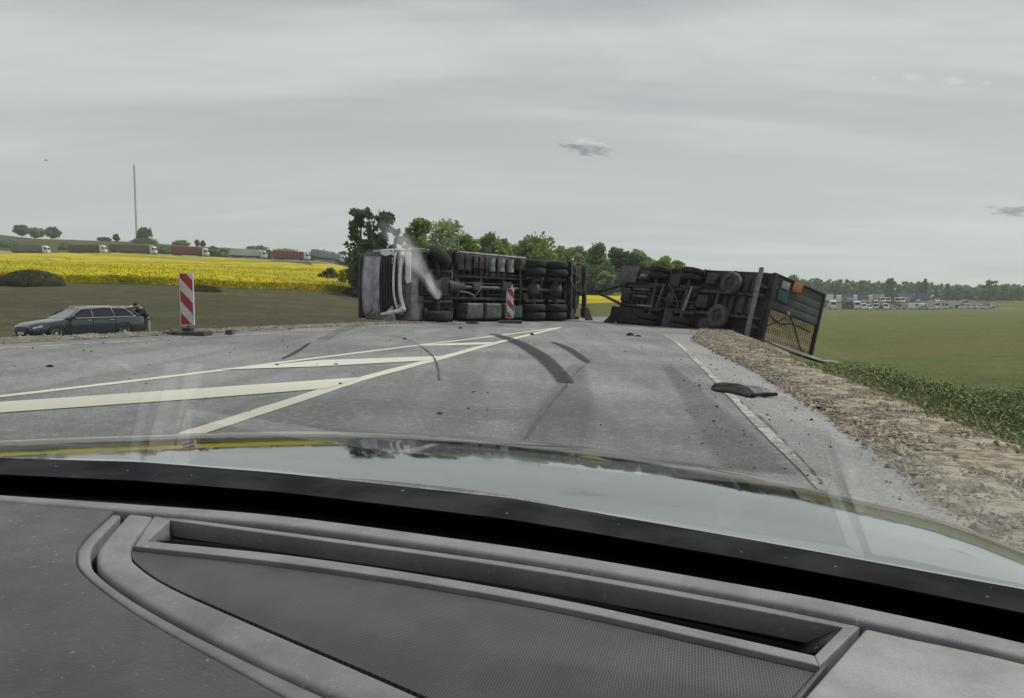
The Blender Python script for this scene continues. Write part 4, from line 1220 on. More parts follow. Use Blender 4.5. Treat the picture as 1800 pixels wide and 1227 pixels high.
o = TB().prism([(TL + 0.03, FLR + 1.0, WD - 0.40), (TL + 0.03, FLR + 1.50, WD - 0.36), (TL + 0.03, FLR + 1.58, WD - 0.04), (TL + 0.03, FLR + 1.08, WD + 0.0)], (0.05, 0, 0)).build('warning_plate', ORANGE, trl, bevel=0.01)
o['label'] = 'orange warning plate at the top corner of the trailer rear'
TB().prism([(TL + 0.02, FLR + 0.30, WD - 0.85), (TL + 0.02, FLR + 0.95, WD - 0.90), (TL + 0.02, FLR + 0.85, WD - 0.55), (TL + 0.02, FLR + 0.35, WD - 0.45)], (0.03, 0, 0)).build('torn_cloth', BLUE, trl, bevel=0.01)
TB().cyl((TL + 0.0, FLR + 1.15, WD - 1.15), (TL + 0.05, FLR + 1.15, WD - 1.15), 0.07, n=14).build('round_lamp', PALE, trl, smooth=True)
# running gear
for z in (0.85, 1.65):
    TB().span((0.4, 0.34, z - 0.05), (TL - 0.15, 0.60, z + 0.05)).build('chassis_rail', DIRTY, trl, bevel=0.01)
fl = TB()
for k in range(21):
    x = 0.3 + 0.31 * k
    if x < TL - 0.15: fl.span((x, FLR - 0.10, 0.06), (x + 0.05, FLR + 0.02, WD - 0.06))
fl.build('floor_joists', DARK, trl)['kind'] = 'stuff'
for x in (1.0, 2.2, 3.0, 4.0, 5.3):
    TB().span((x - 0.05, 0.36, 0.9), (x + 0.05, 0.58, 1.6)).build('crossmember', DIRTY, trl, bevel=0.008)
for x in (2.35, 4.0):
    TB().cyl((x, 0.22, 0.35), (x, 0.22, 2.15), 0.08, n=12).build('axle', DIRTY, trl, smooth=True)
    wheel(trl, (x, 0.28, 2.20), 0.44, 0.46, hub=DARK, dual=True)
    wheel(trl, (x, 0.28, 0.30), 0.44, 0.46, hub=DARK, dual=True)
    for z in (0.75, 1.72):
        TB().box((x + 0.1, 0.2, z), (0.95, 0.08, 0.10)).build('trailing_arm', DARK, trl, bevel=0.015)
    for z in (1.02, 1.48):
        TB().cyl((x + 0.35, 0.24, z), (x + 0.35, 0.56, z), 0.12, n=12).build('air_bellow', BLACK, trl, smooth=True)
for z0, lab in ((2.02, None), (0.02, None)):
    for x in (2.35, 4.0):
        rows = []
        for k in range(11):
            a = R(15 + 150 * k / 10)
            rows.append([(x + 0.52 * math.cos(a), 0.22 + 0.40 * math.sin(a), z0), (x + 0.52 * math.cos(a), 0.22 + 0.40 * math.sin(a), z0 + 0.46)])
        o = MB().grid(rows).build('mudguard', BLACK, trl, smooth=True)
        md = o.modifiers.new('thickness', 'SOLIDIFY'); md.thickness = 0.015
for z0, z1 in ((0.04, 0.82), (1.68, 2.46)):
    TB().span((0.3, 0.50, z0), (TL - 0.25, 0.54, z1)).build('under_plate', BLACK, trl)
for x, z, w2, h2_ in ((1.6, 2.1, .5, .4), (3.2, 1.95, .55, .5), (4.9, 2.1, .4, .4), (3.2, 1.25, .4, .4), (4.75, 1.25, .5, .45), (1.6, .5, .5, .4), (5.2, 0.4, .7, .45), (0.75, 1.25, .5, .55)):
    TB().box((x, 0.36, z), (w2, 0.26, h2_)).build('valve_box', DARK, trl, bevel=0.04)
# two spare wheels lying flat under the floor, discs facing the road
wheel(trl, (TL - 1.35, 0.16, 1.95), 0.40, 0.24, 'spare_wheel', 'Y', rubber=TREAD, hub=DARK)
wheel(trl, (TL - 1.55, 0.10, 0.74), 0.42, 0.24, 'spare_wheel', 'Y', rubber=TREAD, hub=DARK)
TB().span((0.22, 0.18, 1.75), (1.15, 0.30, 2.42)).build('under_panel', MIDG, trl, bevel=0.02)
TB().span((0.15, 0.20, 0.10), (2.0, 0.34, 0.72)).build('under_panel', BLACK, trl, bevel=0.03)
for z in (1.22, 1.50):
    TB().span((1.25, 0.18, z - 0.05), (2.05, 0.28, z + 0.05)).build('turntable_bar', MIDG, trl, bevel=0.02)
for x in (2.75, 4.15):
    TB().box((x, 0.16, 1.28), (0.07, 0.06, 0.95), Matrix.Rotation(R(9), 3, 'Y')).build('brake_rod', PALE if x > 4 else MIDG, trl, bevel=0.01)
TB().cyl((1.7, 0.1, 0.84), (2.5, 0.1, 0.84), 0.035, n=8).build('brake_rod', PALE, trl, smooth=True)
TB().span((1.60, 0.06, 2.0), (1.75, 0.12, 2.1)).build('hand_lever', PALE, trl)
TB().tube([(1.45, 0.1, 1.92), (1.58, 0.06, 2.05), (1.78, 0.08, 2.0), (1.92, 0.08, 2.10)], 0.03, 6).build('hand_lever', PALE, trl, smooth=True)
TB().span((3.15, 0.14, 0.06), (3.55, 0.5, 0.80)).build('tool_box', DIRTY, trl, bevel=0.04)
for x in (TL - 0.95, TL - 0.62):
    TB().span((x, 0.30, 0.95), (x + 0.20, 0.42, 1.55)).build('air_tank', DIRTY, trl, bevel=0.05, seg=3)
    TB().span((x, 0.30, 1.72), (x + 0.24, 0.42, 2.30)).build('side_box', DARK, trl, bevel=0.04)
for pts, r_ in (([(0.9, .2, 1.3), (2.0, .14, 1.36), (3.4, .2, 1.15), (5.0, .2, 1.2)], 0.02), ([(2.2, .2, .9), (3.2, .16, 1.0), (4.6, .2, .92)], 0.018), ([(3.0, .2, 1.8), (3.6, .1, 1.3), (3.75, .2, .95)], 0.03)):
    TB().tube(spline(pts, 6), r_, 6).build('hose', DIRTY, trl, smooth=True)
# underrun bar with chevrons of grime
ub = TB().span((TL - 0.24, 0.02, 0.06), (TL - 0.10, 0.12, WD + 0.03)).build('underrun_bar', mat('bar_steel', (0.20, 0.20, 0.215), 0.6, color2=(0.10, 0.10, 0.11), vscale=9), trl, bevel=0.02)
for z in (0.55, 1.95):
    TB().span((TL - 0.22, 0.10, z - 0.05), (TL - 0.12, 0.60, z + 0.05)).build('bar_bracket', DARK, trl)
# drawbar reaching back to the lorry
for s_ in (-1, 1):
    TB().tube([(0.6, 0.30, 1.25 + s_ * 0.42), (-0.6, 0.32, 1.25 + s_ * 0.12), (-1.05, 0.34, 1.25 + s_ * 0.05)], 0.06, 8).build('drawbar', DARK, trl, smooth=True)
TB().lathe([(0.08, -0.04), (0.13, -0.04), (0.13, 0.04), (0.08, 0.04)], (-1.12, 0.34, 1.25), 'Y', 18).build('towing_eye', DIRTY, trl, smooth=True)
for s_ in (0, 1, 2):
    TB().tube(spline([(0.4, .4, 1.5 + .08 * s_), (-0.3, .15, 1.7 - .1 * s_), (-1.0, .3, 1.45 + .05 * s_)], 6), 0.018, 6).build('hose', MIDG if s_ else DIRTY, trl, smooth=True)
TB().prism([(-0.15, 0.20, 0.0), (0.55, 0.12, -0.02), (0.5, 0.34, 0.25), (0.05, 0.36, 0.40)], (0, 0.04, 0)).build('mudflap', BLACK, trl)
# rear door folded out on the verge below the opening
def tloc(p): return TMtx @ Vector(p)
MI = TMtx.inverted()
dp = []
for px, py in ((1328, 606), (1400, 632), (1440, 650), (1447, 660), (1405, 645), (1352, 620)):
    q = at_road(px, py, -0.5 if px < 1400 else -0.75)
    dp.append(q)
q0, q1 = tloc((TL + 0.05, FLR + 0.05, -0.03)), tloc((TL + 0.05, HT, -0.03))
nout = (TMtx.to_3x3() @ Vector((1, 0, 0)))
rows = []
for i in range(9):
    t = i / 8
    e = q0.lerp(q1, t)
    r = []
    for j in range(4):
        p = e + Vector((nout.x, nout.y, 0)).normalized() * (1.05 * (0.45 + 0.55 * t)) * j / 3
        zz = Hs(p.x, p.y) + 0.13 + 0.03 * math.sin(4 * t + j)
        if j == 0: zz = max(zz, e.z)
        r.append(MI @ Vector((p.x, p.y, zz)))
    rows.append(r)
o = MB().grid(rows).build('fallen_door', mat('blue_grey_sheet', (0.15, 0.17, 0.19), 0.45, color2=(0.10, 0.115, 0.13), vscale=2), trl, smooth=True)
md = o.modifiers.new('thickness', 'SOLIDIFY'); md.thickness = 0.04; md.offset = -1
o['label'] = 'blue grey sheet door folded down onto the verge'
cpos = tloc((TL + 0.75, HT - 0.1, 0)); cpos.z = Hs(cpos.x, cpos.y) + 0.08
o = MB().tube([Vector((-0.25, 0.1, 0.04)), Vector((0.0, 0, 0.06)), Vector((0.30, -0.12, 0.02))], [0.05, 0.06, 0.05], 6).build('door_scrap', WWHT, None, smooth=True)
o.location = cpos
tag(o, 'small white scrap of trim at the corner of the fallen trailer door', 'debris', 'debris from the crash')

# ------------------------------------------------------------------ steam from the engine bay
SP = [at_y(772, 522, 24.6), at_y(755, 500, 24.3), at_y(735, 468, 24.2), at_y(718, 440, 24.2), at_y(695, 412, 24.4), at_y(672, 385, 24.6)]
def smoke_mat():
    m = bpy.data.materials.new('steam'); m.use_nodes = True
    nb = NB(m.node_tree); m.node_tree.nodes.clear()
    out = nb.add('ShaderNodeOutputMaterial')
    v = nb.add('ShaderNodeVolumePrincipled')
    v.inputs['Color'].default_value = (0.93, 0.94, 0.94, 1)
    v.inputs['Anisotropy'].default_value = 0.2
    t = nb.add('ShaderNodeTexCoord').outputs['Object']
    n = nb.noise(nb.mapping(t, (1.3, 1.3, 0.8)), 1.3, 4, 0.55, 0.8)
    zz = nb.sep(t)[2]
    fade = nb.math('ADD', nb.ramp(zz, 1.4, 0.2, 0.0, 5.5), nb.ramp(zz, 2.7, 0.9, 0.10, 3.0))
    zs_ = [p.z - SP[0].z for p in SP]
    fx = np.polyfit(zs_, [p.x - SP[0].x for p in SP], 2); fy = np.polyfit(zs_, [p.y - SP[0].y for p in SP], 2)
    px_, py_, pz_ = nb.sep(t)
    def poly(f): return nb.math('ADD', nb.math('MULTIPLY', nb.math('ADD', nb.math('MULTIPLY', pz_, float(f[0])), float(f[1])), pz_), float(f[2]))
    d_ = nb.vmath('LENGTH', nb.comb(nb.math('SUBTRACT', px_, poly(fx)), nb.math('SUBTRACT', py_, poly(fy)), 0.0))
    rr_ = nb.ramp(pz_, -0.1, 2.0, 0.24, 0.62)
    core = nb.ramp(nb.math('DIVIDE', d_, rr_), 1.0, 0.1)
    nb.put(v.inputs['Density'], nb.math('MULTIPLY', nb.math('MULTIPLY', nb.ramp(n, 0.30, 0.70), core), fade))
    m.node_tree.links.new(v.outputs[0], out.inputs['Volume'])
    return m
P = [at_y(772, 522, 24.6), at_y(755, 500, 24.3), at_y(735, 468, 24.2), at_y(718, 440, 24.2), at_y(695, 412, 24.4), at_y(672, 385, 24.6)]
c0 = P[0].copy()
mb = MB(); mb.tube([p - c0 for p in spline(P, 4)], list(np.interp(np.linspace(0, 1, 21), [0, .12, .4, .6, .8, 1], [0.12, .30, .42, .58, .64, .20])), 12)
o = mb.build('steam', smoke_mat(), smooth=True); o.location = c0
tag(o, 'pale plume of steam rising from the lorry engine bay over the cab', kind='stuff')

# ------------------------------------------------------------------ striped markers
def marker(px, foot_py, top_py, bot_py, Y, label, lean=0.0, bent=False, wpx=24, zb=None, mirror=1):
    x = (px - 900) / FPX * Y
    z0 = zb
    t = thing('striped_marker', label, 'marker board', (x, Y, z0), 0, 'red and white roadwork marker boards')
    top = at_y(px, top_py, Y).z - z0; bot = at_y(px, bot_py, Y).z - z0
    wd = wpx / FPX * Y; h = top - bot
    def warp(p):
        k = (p[2] - bot) / h
        xo = lean * (p[2])
        if bent: xo += 0.05 * math.sin(k * math.pi * 2) + (0.06 if k > 0.52 else -0.02) * min(1, abs(k - 0.5) * 6)
        return (p[0] + xo, p[1], p[2])
    def slab(poly2, y0, y1, name, m, parent, bev=0.0):
        # subdivide along the height so that the bend shows
        mb = MB(); mb.prism([warp((p[0], y0, p[1])) for p in poly2], (0, y1 - y0, 0))
        return mb.build(name, m, parent, bevel=bev)
    zs_ = [bot + h * k / 8 for k in range(9)]
    left = [(-wd / 2, z) for z in zs_]; right = [(wd / 2, z) for z in reversed(zs_)]
    board = slab(left + right, -0.02, 0.02, 'board', WWHT, t)
    # diagonal stripes clipped to the board
    band = h / 4.6
    def clip(poly):
        def cut(pl, f):
            out = []
            for i in range(len(pl)):
                a, c = pl[i - 1], pl[i]; fa, fc = f(a), f(c)
                if (fa >= 0) != (fc >= 0):
                    k = fa / (fa - fc); out.append((a[0] + (c[0] - a[0]) * k, a[1] + (c[1] - a[1]) * k))
                if fc >= 0: out.append(c)
            return out
        e = wd * 0.06
        for f in (lambda p: p[0] + wd / 2 - e, lambda p: wd / 2 - e - p[0], lambda p: p[1] - bot - e, lambda p: top - e - p[1]):
            poly = cut(poly, f)
            if len(poly) < 3: return None
        return poly
    for k in range(-1, 4):
        zc = top - band * (0.05 + 2.0 * k)
        q = [(-wd, zc + wd * 1.1 * mirror), (wd, zc - wd * 1.1 * mirror), (wd, zc - wd * 1.1 * mirror - band * 0.98), (-wd, zc + wd * 1.1 * mirror - band * 0.98)]
        c = clip(q)
        if c: slab(c, -0.0235, -0.0205, 'stripe', WRED, board)
    MB().cyl(warp((0, 0.03, 0.02)), warp((0, 0.03, top + (0.12 if bent else 0.0))), 0.022, n=8).build('post', WWHT if bent else MIDG, t, smooth=True)
    ft = MB().span((-0.42, -0.22, -0.03), (0.42, 0.22, 0.10))
    ft.build('foot', mat('recycled_rubber', (0.06, 0.065, 0.055), 0.9, var=0.4, vscale=8), t, bevel=0.03)
    MB().span((-0.09, -0.09, 0.101), (0.09, 0.09, 0.17)).build('socket', DARK, t, bevel=0.015)
    return t
pm = at_road(330, 589)
marker(330, 588, 480, 572, pm.y, 'large upright red and white marker board by the dark estate car', zb=max(Hs(pm.x, pm.y), road_z(pm.x)) - 0.02)
marker(897, 565, 507, 559, 26.6, 'small bent red and white marker board before the lorry underside', lean=-0.02, bent=True, wpx=13, zb=road_z(-0.06) + 0.01)
ru = MB()
for k in range(9):
    ru.box((random.uniform(-0.6, 0.7), random.uniform(-.3, .35), 0.06), (random.uniform(.12, .3), random.uniform(.1, .25), random.uniform(.08, .16)), Matrix.Rotation(random.random() * 3, 3, random.choice('XYZ')))
o = ru.build('rubble_heap', mat('broken_rubble', (0.13, 0.13, 0.11), 0.9, color2=(0.06, 0.06, 0.05), vscale=6), None, bevel=0.02)
o.location = (pm.x + 0.1, pm.y + 0.3, Hs(pm.x, pm.y + .3))
tag(o, 'broken stones holding down the foot of the large marker board', kind='stuff')

# ------------------------------------------------------------------ debris on the road
PLAST = mat('black_plastic', (0.014, 0.014, 0.015), 0.85, color2=(0.030, 0.030, 0.032), vscale=9, spec=0.15)
GREYPL = mat('grey_plastic', (0.13, 0.135, 0.135), 0.6, color2=(0.07, 0.07, 0.072), vscale=14)
def lump(name, px, py, wpx, hpx, label, m=None, seed=0, thick=None):
    r = random.Random(seed)
    p = at_road(px, py + hpx / 2)
    s = p.y / FPX
    W_, Hh = wpx * s, (thick if thick else hpx * s * 0.8)
    mb = MB(); rows = []
    N = 12
    for j in range(5):
        ph = math.pi / 2 * j / 4
        rows.append([(W_ / 2 * math.cos(a) * math.cos(ph) * (1 + 0.35 * (r.random() - .5)), W_ * 0.32 * math.sin(a) * math.cos(ph) * (1 + 0.4 * (r.random() - .5)), max(0, Hh * math.sin(ph) * (1 + 0.5 * (r.random() - .5)))) for a in [2 * math.pi * k / N for k in range(N)]])
        rows[-1].append(rows[-1][0])
    o = mb.grid(rows).build(name, m or PLAST, None, bevel=0.0)
    o.location = (p.x, p.y, road_z(p.x) + 0.003)
    o.rotation_euler = (0, 0, r.uniform(-.4, .4))
    return tag(o, label, 'debris', 'debris from the crash')
lump('debris_piece', 1108, 587, 15, 6, 'short dark debris lump on the road before the trailer front', seed=1)
lump('debris_piece', 1121, 590, 12, 3, 'thin dark sliver touching the debris lump before the trailer', seed=2)
lump('debris_piece', 830, 567, 24, 4, 'flat dark slab of debris in front of the lorry tanks', seed=3)
lump('debris_piece', 809, 576, 7, 3, 'small brown crumb beside the flat slab before the lorry', seed=4)
lump('debris_piece', 935, 587, 8, 4, 'dark chunk lying by the tip of the hatched lines', seed=5)
lump('debris_piece', 711, 595, 8, 3, 'small dark lump on the thin curved scrape', seed=6)
lump('debris_piece', 590, 640, 9, 3, 'dark crumb on the middle hatching bar', seed=8)
lump('debris_piece', 487, 641, 8, 3, 'dark crumb left of the middle hatching bar by the thin line', seed=9)
lump('debris_piece', 88, 643, 14, 4, 'flat dark fragment on the far left lane', seed=10)
lump('debris_piece', 598, 674, 6, 4, 'tiny dark stone on the tip of the widest hatching bar', seed=12)
lump('debris_piece', 1559, 820, 12, 7, 'dark clod near the outer rim of the paved shoulder', seed=13)
o = MB().prism([(-0.55, -0.03, 0), (0.5, -0.05, 0), (0.52, 0.03, 0), (-0.5, 0.06, 0)], (0, 0, 0.03)).build('debris_strip', PALE, None, bevel=0.008)
pp = at_road(800, 563.5); o.location = (pp.x, 24.0, road_z(pp.x) + 0.006); tag(o, 'pale strip of trim lying along the lorry edge', 'debris', 'debris from the crash')
# torn black sheet beside the right edge line
tm = thing('torn_mudguard', 'torn black plastic sheet with grey corner lying across the right edge line', 'debris', (0, 0, 0), 0, 'debris from the crash')
c = at_road(1300, 690); tm.location = (c.x, c.y, road_z(c.x))
def sheet(pix, m, name, hts, th=0.02):
    pts = [at_road(*p) for p in pix]
    cen = sum(pts, Vector()) / len(pts)
    mb = MB(); rows = []
    for k in range(5):
        f_ = k / 4
        row = []
        for i, p in enumerate(pts):
            q = cen + (p - cen) * f_
            row.append((q.x - c.x, q.y - c.y, road_z(q.x) - road_z(c.x) + 0.018 + hts * (1 - f_ ** 2) * (0.6 + 0.4 * math.sin(i * 1.9))))
        row.append(row[0]); rows.append(row)
    o = mb.grid(rows).build(name, m, tm, smooth=True)
    md = o.modifiers.new('thickness', 'SOLIDIFY'); md.thickness = th
    return o
sheet(((1250, 684), (1255, 677), (1272, 674.5), (1300, 677), (1318, 684), (1330, 698), (1322, 701), (1300, 696), (1272, 691), (1256, 688)), PLAST, 'black_sheet', 0.05)
sheet(((1308, 680), (1335, 681), (1352, 688), (1362, 697), (1345, 699), (1328, 697)), GREYPL, 'grey_corner', 0.02)
a_, b2 = at_road(1322, 700), at_road(1365, 699)
MB().tube([(a_.x - c.x, a_.y - c.y, 0.03), ((a_.x + b2.x) / 2 - c.x, (a_.y + b2.y) / 2 - c.y, 0.035), (b2.x - c.x, b2.y - c.y, 0.028)], 0.02, 6).build('rolled_edge', PLAST, tm, smooth=True)

# ------------------------------------------------------------------ dark estate car in the meadow
def estate_car(label):
    t = thing('estate_car', label, 'car')
    PB = mat('dark_car_paint', (0.030, 0.040, 0.046), 0.28, coat=0.8, var=0.12, vscale=1.0)
    TRIM = mat('car_black_trim', (0.015, 0.015, 0.016), 0.5)
    CHR = mat('bright_trim', (0.34, 0.35, 0.36), 0.5)
    LAMP = mat('lamp_glass', (0.55, 0.57, 0.60), 0.12, spec=0.8)
    # stations: x, half width, z bottom, z shoulder, z deck
    st = [(2.46, 0.62, 0.34, 0.52, 0.60), (2.40, 0.76, 0.24, 0.55, 0.68), (2.20, 0.86, 0.20, 0.62, 0.76), (1.80, 0.91, 0.19, 0.68, 0.83), (1.30, 0.93, 0.20, 0.72, 0.90), (0.95, 0.93, 0.20, 0.74, 0.95),
          (0.2, 0.935, 0.20, 0.76, 0.96), (-0.8, 0.935, 0.20, 0.79, 0.97), (-1.6, 0.93, 0.20, 0.82, 0.99), (-2.15, 0.90, 0.22, 0.84, 1.00), (-2.38, 0.84, 0.30, 0.82, 0.98), (-2.47, 0.74, 0.40, 0.70, 0.90)]
    rows = []
    for x, hw, zb, zs, zd in st:
        half = [(0.0, zb), (hw * 0.80, zb), (hw * 0.96, zb + 0.07), (hw, zb + (zs - zb) * 0.5), (hw * 0.985, zs), (hw * 0.93, zd - 0.02), (hw * 0.72, zd + 0.02), (0, zd + 0.04)]
        rows.append([(x, y, z) for y, z in half] + [(x, -y, z) for y, z in reversed(half[1:-1])])
    mb = MB()
    rows2 = [r + [r[0]] for r in rows]
    mb.grid(rows2); mb.quad(*rows[0]); mb.quad(*rows[-1])
    body = mb.build('body', PB, t, smooth=True, sharp=50)
    # greenhouse: roof cap, pillars, panes
    roofp = [(0.42, 0.60, 1.34), (0.10, 0.64, 1.42), (-0.6, 0.655, 1.455), (-1.3, 0.645, 1.44), (-1.85, 0.61, 1.38)]
    rows = []
    for x, hw, z in roofp: rows.append([(x, hw * k, z - 0.05 * abs(k) ** 3) for k in (-1, -0.8, -0.4, 0, 0.4, 0.8, 1)])
    ro = MB().grid(rows).build('roof', PB, t, smooth=True)
    md = ro.modifiers.new('thickness', 'SOLIDIFY'); md.thickness = 0.05
    beltF, beltR = (1.02, 0.86, 0.95), (-2.28, 0.80, 0.98)
    MB().quad((1.10, -0.80, 0.955), (1.10, 0.80, 0.955), (0.43, 0.60, 1.32), (0.43, -0.60, 1.32)).build('windscreen', mat('car_windscreen', (0.10, 0.115, 0.12), 0.08, spec=0.9), t)
    for s in (1, -1):
        def yb(x): return s * np.interp(x, [-2.3, -1.6, 0.2, 1.05], [0.80, 0.885, 0.90, 0.88])
        def yt(x): return s * np.interp(x, [-1.9, -1.3, -0.6, 0.1, 0.42], [0.60, 0.645, 0.655, 0.64, 0.60])
        def pane(xb0, xb1, xt0, xt1, nm='side_window'):
            MB().quad((xb0, yb(xb0), 0.965), (xb1, yb(xb1), 0.975), (xt1, yt(xt1), 1.37 if xt1 > -1.5 else 1.33), (xt0, yt(xt0), 1.37 if xt0 < 0.2 else 1.31)).build(nm, DGLASS, t)
        pane(0.93, 0.02, 0.34, -0.04); pane(-0.06, -0.95, -0.10, -0.92); pane(-1.03, -1.95, -1.0, -1.62)
        for (x0, x1, r_) in ((1.04, 0.42, 0.035), (-0.02, -0.07, 0.032), (-0.99, -0.96, 0.032), (-2.22, -1.82, 0.05)):
            MB().tube([(x0, yb(x0), 0.95), ((x0 + x1) / 2 + 0.02, (yb(x0) + yt(x1)) / 2 + s * 0.02, 1.17), (x1, yt(x1), 1.37 if x1 < 0.3 else 1.33)], r_, 6).build('pillar', PB, t, smooth=True)
        MB().tube([(1.00, yb(1.0) + s * 0.015, 0.955), (0.0, yb(0.) + s * 0.025, 0.965), (-1.0, yb(-1.) + s * 0.025, 0.972), (-2.0, yb(-2.) + s * 0.02, 0.985)], 0.014, 6).build('belt_trim', CHR, t, smooth=True)
        MB().tube([(0.98, yb(1.0), 0.97), (0.36, yt(.36) + s * 0.03, 1.345), (-0.6, yt(-.6) + s * .03, 1.40), (-1.55, yt(-1.55) + s * .03, 1.36), (-2.0, yb(-2.), 0.99)], 0.014, 6).build('window_trim', CHR, t, smooth=True)
        MB().tube([(0.25, s * 0.62, 1.40), (0.1, s * 0.63, 1.455), (-1.6, s * 0.60, 1.455), (-1.75, s * 0.60, 1.40)], 0.018, 6).build('roof_rail', CHR, t, smooth=True)
        m_ = MB().box((0.86, s * 1.0, 1.02), (0.16, 0.20, 0.13)).build('door_mirror', PB, t, bevel=0.03)
        for x in (0.15, -0.85):
            MB().box((x, s * 0.925, 0.86), (0.20, 0.025, 0.03)).build('door_handle', CHR, t, bevel=0.006)
        for x in (0.95, -0.02, -1.0):
            MB().box((x, s * 0.932, 0.60), (0.012, 0.012, 0.55)).build('door_gap', TRIM, t)
        hl = MB().prism([(2.405, s * 0.50, 0.60), (2.29, s * 0.80, 0.635), (2.02, s * 0.895, 0.70), (2.06, s * 0.89, 0.62), (2.34, s * 0.78, 0.555), (2.42, s * 0.56, 0.54)], (0.03, s * 0.015, 0.0)).build('headlight', LAMP, t)
        MB().box((-2.40, s * 0.66, 0.80), (0.10, 0.28, 0.14)).build('tail_lamp', mat('tail_red', (0.25, 0.01, 0.01), 0.2), t, bevel=0.02)
        for x in (1.52, -1.42):
            wheel(t, (x, s * 0.83, 0.335), 0.335, 0.23, axis='Y', hub=mat('alloy_wheel', (0.40, 0.41, 0.42), 0.35, metal=0.3))
            rows = []
            for k in range(15):
                a = R(-8 + 196 * k / 14)
                rows.append([(x + 0.385 * math.cos(a), s * 0.70, 0.335 + 0.385 * math.sin(a)), (x + 0.385 * math.cos(a), s * 0.945, 0.335 + 0.385 * math.sin(a))])
            MB().grid(rows).build('wheel_arch', TRIM, t, smooth=True)
    gp = MB().prism([(2.465, -0.45, 0.30), (2.465, 0.45, 0.30), (2.475, 0.56, 0.45), (2.44, 0.46, 0.62), (2.44, -0.46, 0.62), (2.475, -0.56, 0.45)], (0.025, 0, 0)).build('grille', TRIM, t, bevel=0.01)
    for k in range(4):
        MB().box((2.498, 0, 0.36 + 0.065 * k), (0.012, 0.92 - 0.05 * abs(k - 2), 0.012)).build('grille_bar', mat('dull_trim', (0.10, 0.10, 0.105), 0.4), t)
    MB().box((2.51, 0, 0.36), (0.015, 0.52, 0.11)).build('number_plate', WWHT, t, bevel=0.004)
    MB().span((2.36, -0.80, 0.20), (2.50, 0.80, 0.26)).build('front_lip', TRIM, t, bevel=0.02)
    MB().span((-2.50, -0.70, 0.30), (-2.42, 0.70, 0.50)).build('rear_bumper', TRIM, t, bevel=0.02)
    # raised tailgate
    tg = MB().prism([(-1.86, -0.56, 1.39), (-1.86, 0.56, 1.39), (-2.50, 0.60, 1.47), (-2.50, -0.60, 1.47)], (0.02, 0, -0.05)).build('tailgate', PB, t, bevel=0.02)
    MB().prism([(-1.95, -0.48, 1.34), (-1.95, 0.48, 1.34), (-2.36, 0.50, 1.39), (-2.36, -0.50, 1.39)], (0.0, 0, -0.012)).build('rear_window', DGLASS, tg)
    return t
CARY = 33.0
cxp = (144 - 900) / FPX * CARY
car = estate_car('dark blue grey estate car parked in the meadow behind the rubble berm')
car.location = (cxp, CARY, Hs(cxp, CARY) + 0.0)
car.rotation_euler = (0, 0, math.atan2(-0.84, -0.54))

# person bending at the open boot
def skin_body(name, joints, bones, radii, root, m, parent=None, sub=2):
    me = bpy.data.meshes.new(name)
    me.from_pydata(joints, bones, [])
    o = bpy.data.objects.new(name, me); col.objects.link(o)
    sk = o.modifiers.new('skin', 'SKIN')
    sk.use_smooth_shade = True
    lay = me.skin_vertices[0].data
    for i, r in enumerate(radii):
        lay[i].radius = (r, r * 0.85) if not isinstance(r, tuple) else r
        lay[i].use_root = (i == root)
    ss = o.modifiers.new('smooth', 'SUBSURF'); ss.levels = sub; ss.render_levels = sub
    me.materials.append(m)
    if parent: o.parent = parent
    return o
pm_root = thing('person', 'person in a dark jacket and light trousers leaning over behind the dark estate car', 'person')
fd = Vector((math.cos(car.rotation_euler.z), math.sin(car.rotation_euler.z)))
sidev = Vector((-fd.y, fd.x))
pb = Vector((cxp, CARY)) - fd * 3.05 - sidev * 0.0
pm_root.location = (pb.x, pb.y, Hs(pb.x, pb.y))
pm_root.rotation_euler = (0, 0, car.rotation_euler.z)
SKINM = mat('skin', (0.42, 0.27, 0.20), 0.6)
JKT = mat('dark_jacket', (0.022, 0.022, 0.024), 0.85, var=0.3, vscale=6)
TRS = mat('light_trousers', (0.30, 0.28, 0.24), 0.85, var=0.2, vscale=6)
J = [(0, 0, 0.92), (0.10, 0, 1.08), (0.26, 0, 1.28), (0.36, 0, 1.42), (0.45, 0, 1.50), (0.53, 0, 1.58),
     (0.33, 0.19, 1.38), (0.46, 0.24, 1.16), (0.66, 0.18, 1.02), (0.33, -0.19, 1.38), (0.46, -0.24, 1.16), (0.66, -0.18, 1.02),
     (0, 0.10, 0.86), (0.03, 0.12, 0.48), (-0.04, 0.12, 0.08), (0.12, 0.13, 0.04), (0, -0.10, 0.86), (0.03, -0.12, 0.48), (-0.04, -0.12, 0.08), (0.12, -0.13, 0.04)]
bn_ = [(0, 1), (1, 2), (2, 3), (3, 4), (4, 5), (3, 6), (6, 7), (7, 8), (3, 9), (9, 10), (10, 11), (0, 12), (12, 13), (13, 14), (14, 15), (0, 16), (16, 17), (17, 18), (18, 19)]
rd = [.15, .145, .16, .12, .06, .09, .075, .055, .035, .075, .055, .035, .10, .07, .05, .04, .10, .07, .05, .04]
skin_body('body', J, bn_, rd, 0, SKINM, pm_root)
jj = [0, 1, 2, 3, 6, 7, 8, 9, 10, 11]
skin_body('jacket', [tuple(Vector(J[i]) * 1.0) for i in jj], [(0, 1), (1, 2), (2, 3), (3, 4), (4, 5), (5, 6), (3, 7), (7, 8), (8, 9)], [.185, .18, .19, .15, .10, .08, .05, .10, .08, .05], 0, JKT, pm_root)
skin_body('trousers', [J[0], J[12], J[13], J[14], J[16], J[17], J[18]], [(0, 1), (1, 2), (2, 3), (0, 4), (4, 5), (5, 6)], [.165, .12, .09, .075, .12, .09, .075], 0, TRS, pm_root)
hd = MB()
rows = []
